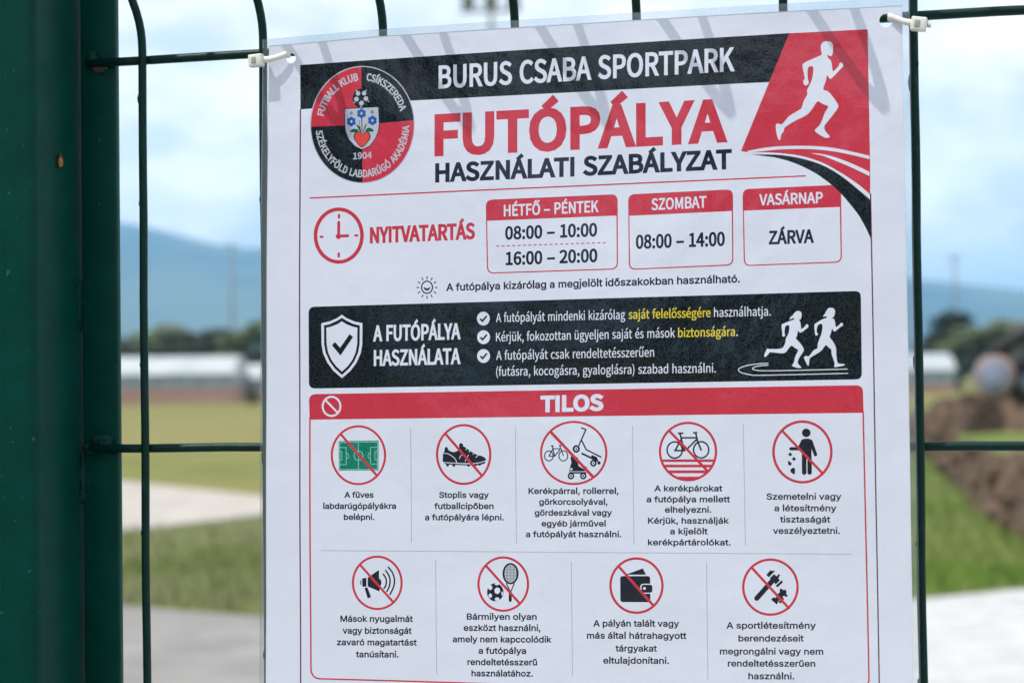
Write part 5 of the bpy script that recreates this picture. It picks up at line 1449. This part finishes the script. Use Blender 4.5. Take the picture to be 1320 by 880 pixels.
caption([('A sportlétesítmény', 937, 1051.9, 809.5, 8.5), ('berendezéseit', 952.3, 1036.3, 826, 8.5), ('megrongálni vagy nem', 928.4, 1061.4, 842.9, 8.5),
         ('rendeltetésszerűen', 938.6, 1051.2, 858.4, 8.5), ('használni.', 965, 1024.2, 874.7, 8.5)])

# pictograms ---------------------------------------------------------------
def ban(z, cx, cy, rx, ry, wd, a, b, sw):
    ring(cx, cy, rx, ry, wd, 'red', z)
    stroke([a, b], sw, 'red', z, False)
part[0] = 'pitch_pictogram'
z = Zf(420, 540, 9.78)
poly([(177, 275), (680, 268), (677, 643), (180, 646)], 'green', z)
for pts in ([(190, 290), (666, 284), (663, 630), (192, 633)],): stroke(pts, 8, 'mint', z, False, True)
stroke([(424, 288), (427, 632)], 8, 'mint', z, False)
ring(426, 458, 60, 64, 8, 'mint', z, 30)
for pts in ([(192, 355), (272, 354), (273, 570), (192, 571)], [(192, 405), (217, 405), (217, 512), (192, 512)], [(664, 352), (575, 352), (578, 562), (664, 562)], [(664, 405), (633, 405), (633, 510), (664, 510)]):
    stroke(pts, 7, 'mint', z, False)
stroke(ell(272, 462, 30, 36, 10, -80, 80), 7, 'mint', z, False)
stroke(ell(577, 460, 30, 36, 10, 100, 260), 7, 'mint', z, False)
ban(z, 426, 452, 349, 377, 28, (205, 190), (655, 705), 31)
part[0] = 'boot_pictogram'
z = Zf(555, 540, 9.78)
poly(smooth_closed([(170, 425), (186, 400), (190, 365), (205, 348), (222, 353), (240, 388), (290, 412), (340, 402), (366, 372), (376, 345), (430, 342), (500, 392), (600, 450), (650, 460), (698, 488), (706, 515), (682, 538),
                    (600, 556), (500, 560), (340, 555), (178, 542), (165, 490)], 3), 'navy', z)
disc2(395, 328, 27, 'navy', z)
poly([(180, 548), (340, 560), (500, 566), (600, 560), (692, 529), (705, 542), (680, 562), (600, 580), (450, 580), (300, 574), (190, 564)], 'navy', z)
for x, y, r in ((225, 577, 18), (303, 580, 18), (488, 580, 18), (575, 574, 16), (630, 566, 18)): disc2(x, y, r, 'navy', z, None, 12)
stroke(smooth_open([(168, 427), (230, 435), (290, 470), (325, 510), (341, 548)]), 9, 'paper', z, False)
stroke(smooth_open([(172, 543), (340, 553), (520, 557), (620, 548), (704, 524)]), 9, 'paper', z, False)
stroke(smooth_open([(374, 496), (388, 462), (412, 448)]), 8, 'paper', z, False)
stroke([(444, 532), (468, 480), (492, 448)], 8, 'paper', z, False)
for a, b in (((472, 362), (452, 388)), ((512, 392), (492, 414)), ((560, 424), (540, 444)), ((608, 456), (580, 482))): stroke([a, b], 9, 'paper', z, False)
ban(z, 428, 444, 350, 384, 30, (205, 190), (650, 702), 33)
part[0] = 'wheels_pictogram'
z = Zf(690, 535, 9.264)
ring(172, 483, 58, 66, 13, 'navy', z, 32)
ring(344, 482, 59, 67, 13, 'navy', z, 32)
for a, b, wd in (((195, 364), (228, 364), 15), ((211, 366), (242, 487), 13), ((220, 397), (305, 397), 13), ((242, 485), (306, 404), 13), ((290, 361), (320, 361), 15), ((302, 363), (346, 484), 13),
                 ((170, 485), (246, 488), 13), ((172, 483), (220, 400), 13), ((555, 148), (617, 172), 17), ((612, 170), (527, 362), 17), ((560, 452), (720, 528), 22)):
    stroke([a, b], wd, 'navy', z, False)
stroke([(562, 300), (616, 408), (797, 500)], 17, 'navy', z, False)
ring(498, 400, 43, 46, 23, 'navy', z, 28)
disc2(498, 400, 11, 'navy', z)
poly([(682, 472), (745, 498), (764, 555), (722, 548), (674, 498)], 'navy', z)
ring(702, 570, 39, 41, 21, 'navy', z, 28)
disc2(702, 570, 9, 'navy', z)
disc2(768, 567, 20, 'navy', z)
poly([(433, 488), (470, 488), (486, 530), (515, 545), (527, 602), (600, 650), (602, 667), (413, 667), (418, 640), (440, 560), (430, 512)], 'navy', z)
disc2(440, 641, 14, 'paper', z)
disc2(508, 508, 10, 'navy', z)
disc2(612, 618, 11, 'navy', z)
stroke([(412, 684), (618, 684)], 20, 'navy', z, False)
for x in (436, 582):
    disc2(x, 722, 39, 'navy', z, 41)
    ring(x, 722, 20, 21, 9, 'paper', z, 20)
ban(z, 467, 448, 402, 383, 27, (195, 200), (705, 740), 35)
part[0] = 'bicycle_pictogram'
z = Zf(840, 540, 10.355)
for y0, y1 in ((535, 570), (605, 642), (681, 720), (765, 824)):
    def hx(y): return 380*math.sqrt(max(0, 1-((y-431)/395)**2))
    if y1 < 800: poly([(490-hx(y0), y0), (490+hx(y0), y0), (490+hx(y1), y1), (490-hx(y1), y1)], 'red', z)
    else: poly([(490-hx(y0), y0), (490+hx(y0), y0), (560, 812), (490, 822), (420, 812)], 'red', z)
ring(312, 410, 112, 119, 21, 'navy', z, 44)
ring(665, 408, 112, 119, 21, 'navy', z, 44)
for a, b, wd in (((318, 416), (408, 250), 22), ((400, 248), (606, 247), 22), ((602, 272), (462, 412), 22), ((305, 418), (456, 418), 22), ((382, 190), (440, 418), 22), ((355, 187), (430, 187), 22),
                 ((558, 180), (614, 180), 22), ((592, 182), (616, 282), 22), ((604, 262), (668, 418), 22)):
    stroke([a, b], wd, 'navy', z, False)
ban(z, 490, 431, 390, 398, 32, (240, 155), (752, 692), 35)
part[0] = 'litter_pictogram'
z = Zf(990, 535, 9.78)
disc2(488, 220, 54, 'navy', z, None, 30)
poly(smooth_open([(432, 310), (450, 296), (490, 292), (530, 296), (556, 312)], 4) + [(553, 560), (432, 560)], 'navy', z)
stroke([(545, 325), (604, 494)], 44, 'navy', z)
stroke([(445, 322), (408, 400)], 44, 'navy', z)
stroke([(430, 420), (294, 420)], 42, 'navy', z)
stroke([(461, 540), (461, 720)], 58, 'navy', z)
stroke([(529, 540), (529, 720)], 56, 'navy', z)
stroke([(497, 545), (497, 748)], 9, 'paper', z, False)
for x, y, s in ((285, 490, 27), (332, 548, 27)): poly([(x-s, y), (x, y-s), (x+s, y+3), (x, y+s)], 'navy', z)
poly([(255, 575), (275, 572), (285, 590), (310, 605), (285, 634), (262, 625)], 'navy', z)
poly([(285, 685), (318, 655), (347, 670), (345, 735), (325, 742), (292, 715)], 'navy', z)
ban(z, 439, 460, 381, 398, 33, (190, 200), (690, 727), 33)
part[0] = 'megaphone_pictogram'
z = Zf(450, 710, 11)
poly([(175, 412), (189, 405), (189, 476), (178, 470)], 'navy', z)
poly(rrect((200, 380), (262, 370), (262, 498), (204, 498), 10), 'navy', z)
poly([(280, 370), (428, 266), (440, 270), (441, 380), (468, 405), (475, 445), (466, 480), (448, 500), (451, 552), (440, 563), (280, 494)], 'navy', z)
poly(rrect((234, 514), (275, 505), (328, 645), (278, 664), 10), 'navy', z)
for pts in ([(500, 320), (535, 375), (543, 430), (535, 480), (512, 520)], [(535, 268), (580, 340), (596, 410), (585, 490), (550, 566)], [(572, 222), (630, 300), (658, 400), (645, 500), (595, 607)]):
    stroke(smooth_open(pts), 22, 'navy', z)
ban(z, 415, 443, 360, 386, 32, (175, 190), (640, 716), 33)
part[0] = 'ball_racket_pictogram'
z = Zf(610, 710, 10.35)
disc2(305, 542, 110, 'navy', z, 120, 40)
for x, y, rx, ry in ((238, 480, 30, 34), (332, 522, 42, 46), (238, 588, 26, 32), (330, 634, 34, 26), (325, 436, 32, 14), (398, 560, 12, 30)):
    poly(ell(x, y, rx, ry, 6, 20, 380), 'paper', z)
ring(508, 295, 108, 142, 25, 'navy', z, 44)
for k in range(-4, 5):
    hh = 112*math.sqrt(1-(k*19/86)**2) if abs(k*19) < 86 else 0
    if hh > 10: stroke([(508+k*19, 295-hh), (508+k*19, 295+hh)], 6, 'navy', z, False)
for k in range(-5, 6):
    hw = 82*math.sqrt(1-(k*20/118)**2) if abs(k*20) < 118 else 0
    if hw > 10: stroke([(508-hw, 295+k*20), (508+hw, 295+k*20)], 5, 'navy', z, False)
stroke([(450, 420), (507, 540)], 15, 'navy', z, False)
stroke([(560, 420), (510, 540)], 15, 'navy', z, False)
stroke([(505, 542), (505, 652)], 40, 'navy', z)
ban(z, 411, 434, 346, 369, 31, (180, 190), (640, 700), 33)
part[0] = 'wallet_pictogram'
z = Zf(780, 710, 10.353)
poly(rrect((300, 302), (510, 225), (553, 310), (301, 310), 4), 'navy', z)
poly(rrect((208, 328), (608, 328), (610, 676), (210, 674), 36), 'navy', z)
poly(rrect((476, 430), (650, 430), (650, 562), (476, 562), 46, which=(1, 0, 0, 1)), 'paper', z)
poly(rrect((492, 443), (637, 443), (637, 549), (492, 549), 34), 'navy', z)
disc2(532, 492, 19, 'paper', z)
ban(z, 425, 455, 363, 378, 33, (185, 195), (655, 727), 35)
part[0] = 'tools_pictogram'
z = Zf(950, 710, 10.355)
stroke([(268, 625), (470, 398)], 68, 'navy', z)
poly([(393, 312), (452, 249), (478, 262), (500, 249), (509, 263), (430, 345)], 'navy', z)
poly([(440, 360), (496, 302), (535, 332), (560, 299), (579, 318), (556, 355), (576, 386), (522, 440)], 'navy', z)
poly([(520, 456), (600, 385), (619, 408), (545, 481)], 'navy', z)
poly([(458, 640), (487, 614), (520, 618), (552, 560), (575, 545), (572, 510), (590, 492), (622, 515), (655, 509), (666, 540), (658, 560), (681, 590), (660, 613), (638, 592), (612, 600), (632, 638), (612, 650), (594, 692), (560, 680), (532, 708)], 'navy', z)
stroke([(545, 690), (580, 640)], 7, 'paper', z, False)
ban(z, 450, 476, 378, 383, 33, (200, 215), (705, 767), 35)

# punched holes
part[0] = 'paper_sheet'
HOLES = [(375.5, 75.5, 6.2), (1142.2, 27.4, 8.4)]
for x, y, r in HOLES:
    prims.append(([[Q(p) for p in ell(x, y, r, r*1.04, 28)]], None, 'paper_sheet', False))

# one planar arrangement: every scrap of the sheet takes the topmost colour printed on it
verts2, edges2, faces2, owner = [], [], [], []
for pi, (cs, c, pn, tx) in enumerate(prims):
    for ct in cs:
        cc = []
        for p in ct:
            if not cc or (p-cc[-1]).length > 0.004: cc.append(p)
        if len(cc) > 2 and (cc[0]-cc[-1]).length < 0.004: cc.pop()
        if len(cc) < 3 or abs(area(cc)) < 0.003: continue
        if area(cc) < 0: cc = cc[::-1]
        i = len(verts2)
        verts2 += cc
        faces2.append(list(range(i, i+len(cc))))
        owner.append(pi)
gx = [v.x for v in verts2]
gy = [v.y for v in verts2]
x0, x1, y0, y1 = min(gx), max(gx), min(gy), max(gy)
nx, ny = 30, 40
for k in range(1, nx):
    x = x0+(x1-x0)*k/nx+0.0137
    i = len(verts2)
    verts2 += [Vector((x, y0-1)), Vector((x, y1+1))]
    edges2.append((i, i+1))
for k in range(1, ny):
    y = y0+(y1-y0)*k/ny+0.0171
    i = len(verts2)
    verts2 += [Vector((x0-1, y)), Vector((x1+1, y))]
    edges2.append((i, i+1))
for f in faces2:
    edges2 += [(f[k-1], f[k]) for k in range(len(f))]
ov, oe, of, _, _, _ = delaunay_2d_cdt(verts2, edges2, [], 0, 1e-5)
CELL = 4.0
grid = {}
shapes2 = []
for pi, (cs, c, pn, tx) in enumerate(prims):
    for ct in cs:
        xs_, ys_ = [p.x for p in ct], [p.y for p in ct]
        bb = (min(xs_), max(xs_), min(ys_), max(ys_))
        k = len(shapes2)
        shapes2.append((pi, bb, [(p.x, p.y) for p in ct], (1 if area(ct) > 0 else -1) if tx else 0))
        for i in range(int(bb[0]//CELL), int(bb[1]//CELL)+1):
            for j in range(int(bb[2]//CELL), int(bb[3]//CELL)+1):
                grid.setdefault((i, j), []).append(k)
def pin(x, y, ct):
    r = False
    ax_, ay_ = ct[-1]
    for bx_, by_ in ct:
        if (ay_ > y) != (by_ > y) and x < (bx_-ax_)*(y-ay_)/(by_-ay_)+ax_:
            r = not r
        ax_, ay_ = bx_, by_
    return r
def winding(x, y, ct):
    w_ = 0
    ax_, ay_ = ct[-1]
    for bx_, by_ in ct:
        if ay_ <= y < by_:
            if (bx_-ax_)*(y-ay_) - (x-ax_)*(by_-ay_) > 0: w_ += 1
        elif by_ <= y < ay_:
            if (bx_-ax_)*(y-ay_) - (x-ax_)*(by_-ay_) < 0: w_ -= 1
        ax_, ay_ = bx_, by_
    return w_
buckets = {}
for f in of:
    x = sum(ov[v].x for v in f)/len(f)
    y = sum(ov[v].y for v in f)/len(f)
    par = {}
    for k in grid.get((int(x//CELL), int(y//CELL)), ()):
        pi, bb, ct, wn = shapes2[k]
        if bb[0] <= x <= bb[1] and bb[2] <= y <= bb[3]:
            if wn:                          # lettering: overlapping strokes of one letter stay filled
                w_ = winding(x, y, ct)
                if w_: par[pi] = par.get(pi, 0) + w_
            elif pin(x, y, ct):
                par[pi] = 0 if par.get(pi, 0) else 1
    tp = max((p for p, v in par.items() if v), default=None)
    if tp is None or prims[tp][1] is None: continue
    buckets.setdefault(prims[tp][2], []).append((f, prims[tp][1]))
Z0mm = Z0*1000
sign = empty('laminated_sign', Vector((0.205, YP, Z0+0.04)), 'white laminated rule sheet with red and black print tied to the fence', 'sign')
eps = 0.5
def nrm(x, z):
    dx = (wave(x+eps, z)-wave(x-eps, z))/(2*eps/1000)
    dz = (wave(x, z+eps)-wave(x, z-eps))/(2*eps/1000)
    return Vector((-dx, -1, -dz)).normalized()
for pn, fl in buckets.items():
    idx, vv, ff, mi, cols_ = {}, [], [], [], []
    nn = []
    for f, c in fl:
        if c not in cols_: cols_.append(c)
        q = []
        for v in f:
            if v not in idx:
                idx[v] = len(vv)
                p = ov[v]
                vv.append((p.x/1000, YP-wave(p.x, p.y), Z0+p.y/1000))
                nn.append(nrm(p.x, p.y))
            q.append(idx[v])
        ff.append(q)
        mi.append(cols_.index(c))
    pn = pn.split('#')[0]
    me = bpy.data.meshes.new(pn)
    me.from_pydata(vv, [], ff)
    o = link(pn, me, sign, [INK[c] for c in cols_])
    me.polygons.foreach_set('material_index', mi)
    me.update()
    if me.polygons and sum(p.normal.y for p in me.polygons) > 0:
        me.flip_normals()
    me.normals_split_custom_set_from_vertices([tuple(n) for n in nn])

# clear laminate margin round the sheet: a thin closed frame of film
ftop = [(339.3, 51.5), (410, 45.4), (485, 38.8), (663, 27.6), (820, 17.4), (1010, 5.8), (1173, -2.5)]
fouter = ftop + [(1176, 200), (1180.3, 450), (1186.5, 862), (1194.5, 1270), (333, 1243), (336, 860), (338, 400)]
def ring_film():
    bm = bmesh.new()
    n = len(paper)
    rows_ = []
    def dens(pts):
        out = []
        for i in range(len(pts)):
            a, b = Q(pts[i]), Q(pts[(i+1) % len(pts)])
            k = 8
            for j in range(k): out.append(a.lerp(b, j/k))
        return out
    o_, i_ = dens(fouter), dens(paper)
    th = 0.00016
    loops = []
    for pts, dy in ((o_, -th), (i_, -th), (i_, th), (o_, th)):
        loops.append([bm.verts.new((p.x/1000, YP-wave(p.x, p.y)+dy, Z0+p.y/1000)) for p in pts])
    m = len(o_)
    for a, b in ((0, 1), (2, 3), (3, 0)):
        for k in range(m):
            bm.faces.new((loops[a][k], loops[a][(k+1) % m], loops[b][(k+1) % m], loops[b][k]))
    bmesh.ops.recalc_face_normals(bm, faces=bm.faces)
    from_bm('laminate_margin', bm, sign, [M['film']], smooth=False)
ring_film()

# ------------------------------------------------------------------ cable ties
def ribbon(bm, pts, ht, th):
    """flat strap: path of points, height along Z, thickness across"""
    rows_ = []
    n = len(pts)
    for i, p in enumerate(pts):
        p = Vector(p)
        t = (Vector(pts[min(i+1, n-1)])-Vector(pts[max(i-1, 0)]))
        t.z = 0
        t.normalize()
        nn = Vector((-t.y, t.x, 0))*th/2
        h = (ht[i] if isinstance(ht, list) else ht)/2
        rows_.append([bm.verts.new(p+nn+Vector((0, 0, h))), bm.verts.new(p-nn+Vector((0, 0, h))), bm.verts.new(p-nn-Vector((0, 0, h))), bm.verts.new(p+nn-Vector((0, 0, h)))])
    for a, b in zip(rows_, rows_[1:]):
        for k in range(4): bm.faces.new((a[k], a[(k+1) % 4], b[(k+1) % 4], b[k]))
    bm.faces.new(rows_[0][::-1])
    bm.faces.new(rows_[-1])
    bmesh.ops.recalc_face_normals(bm, faces=bm.faces)
def tie(hole, head, strap, label, tilt, hs):
    yh = -0.0085
    hc = P(head[0], head[1], yh)
    t = empty('cable_tie', hc, label, 'cable tie', 'white cable ties holding the sign')
    bm = bmesh.new()
    add_box(bm, hc, (hs[0], 0.0042, hs[1]), Matrix.Rotation(tilt, 3, 'Y'), 0.0007, seg=3)
    hd = from_bm('head', bm, t, [M['nylon']])
    bm = bmesh.new()
    rot = Matrix.Rotation(tilt, 3, 'Y')
    add_box(bm, hc+rot @ Vector((-0.0006, -0.00212, 0)), (0.0022, 0.0006, 0.0030), rot, 0.0002)
    sl = from_bm('shaded_slot', bm, t, [M['nylon_slot']])  # thin plate in darker nylon: the slot's shade put into its colour
    sl.parent = hd
    sl.matrix_parent_inverse = Matrix()
    bm = bmesh.new()
    pts = [P(x, y, yy) for x, y, yy in strap]
    ribbon(bm, [tuple(p) for p in smooth3(pts)], 0.0028, 0.0008)
    from_bm('strap', bm, t, [M['nylon']])
def smooth3(pts, n=6):
    out = []
    m = len(pts)
    for i in range(m-1):
        p0, p1, p2, p3 = [pts[max(0, min(m-1, i+k-1))] for k in range(4)]
        for k in range(n):
            t = k/n
            out.append(0.5*((2*p1) + (p2-p0)*t + (2*p0-5*p1+4*p2-p3)*t*t + (3*p1-p0-3*p2+p3)*t**3))
    out.append(pts[-1])
    return out
tie(HOLES[0], (330.5, 78.5), [(338, 77.5, -0.0085), (350, 76, -0.0080), (362, 72.5, -0.0072), (370, 69.5, -0.0064), (373.5, 70.5, -0.0035), (371, 71, 0.0030), (360, 72, 0.0082), (340, 75, 0.0088), (326, 77, 0.0060), (322, 78, -0.0040)],
    'white cable tie at the upper left corner of the sign, head left of the wire', R(-3), (0.0068, 0.0058))
tie(HOLES[1], (1184.5, 31.5), [(1178, 30, -0.0085), (1166, 28, -0.0080), (1156, 24.5, -0.0072), (1148, 21.5, -0.0064), (1145, 23, -0.0035), (1149, 24, 0.0030), (1160, 26, 0.0082), (1180, 29, 0.0088), (1195, 31, 0.0060), (1199, 32, -0.0040)],
    'white cable tie at the upper right corner of the sign, head over the wire', R(9), (0.0066, 0.0060))
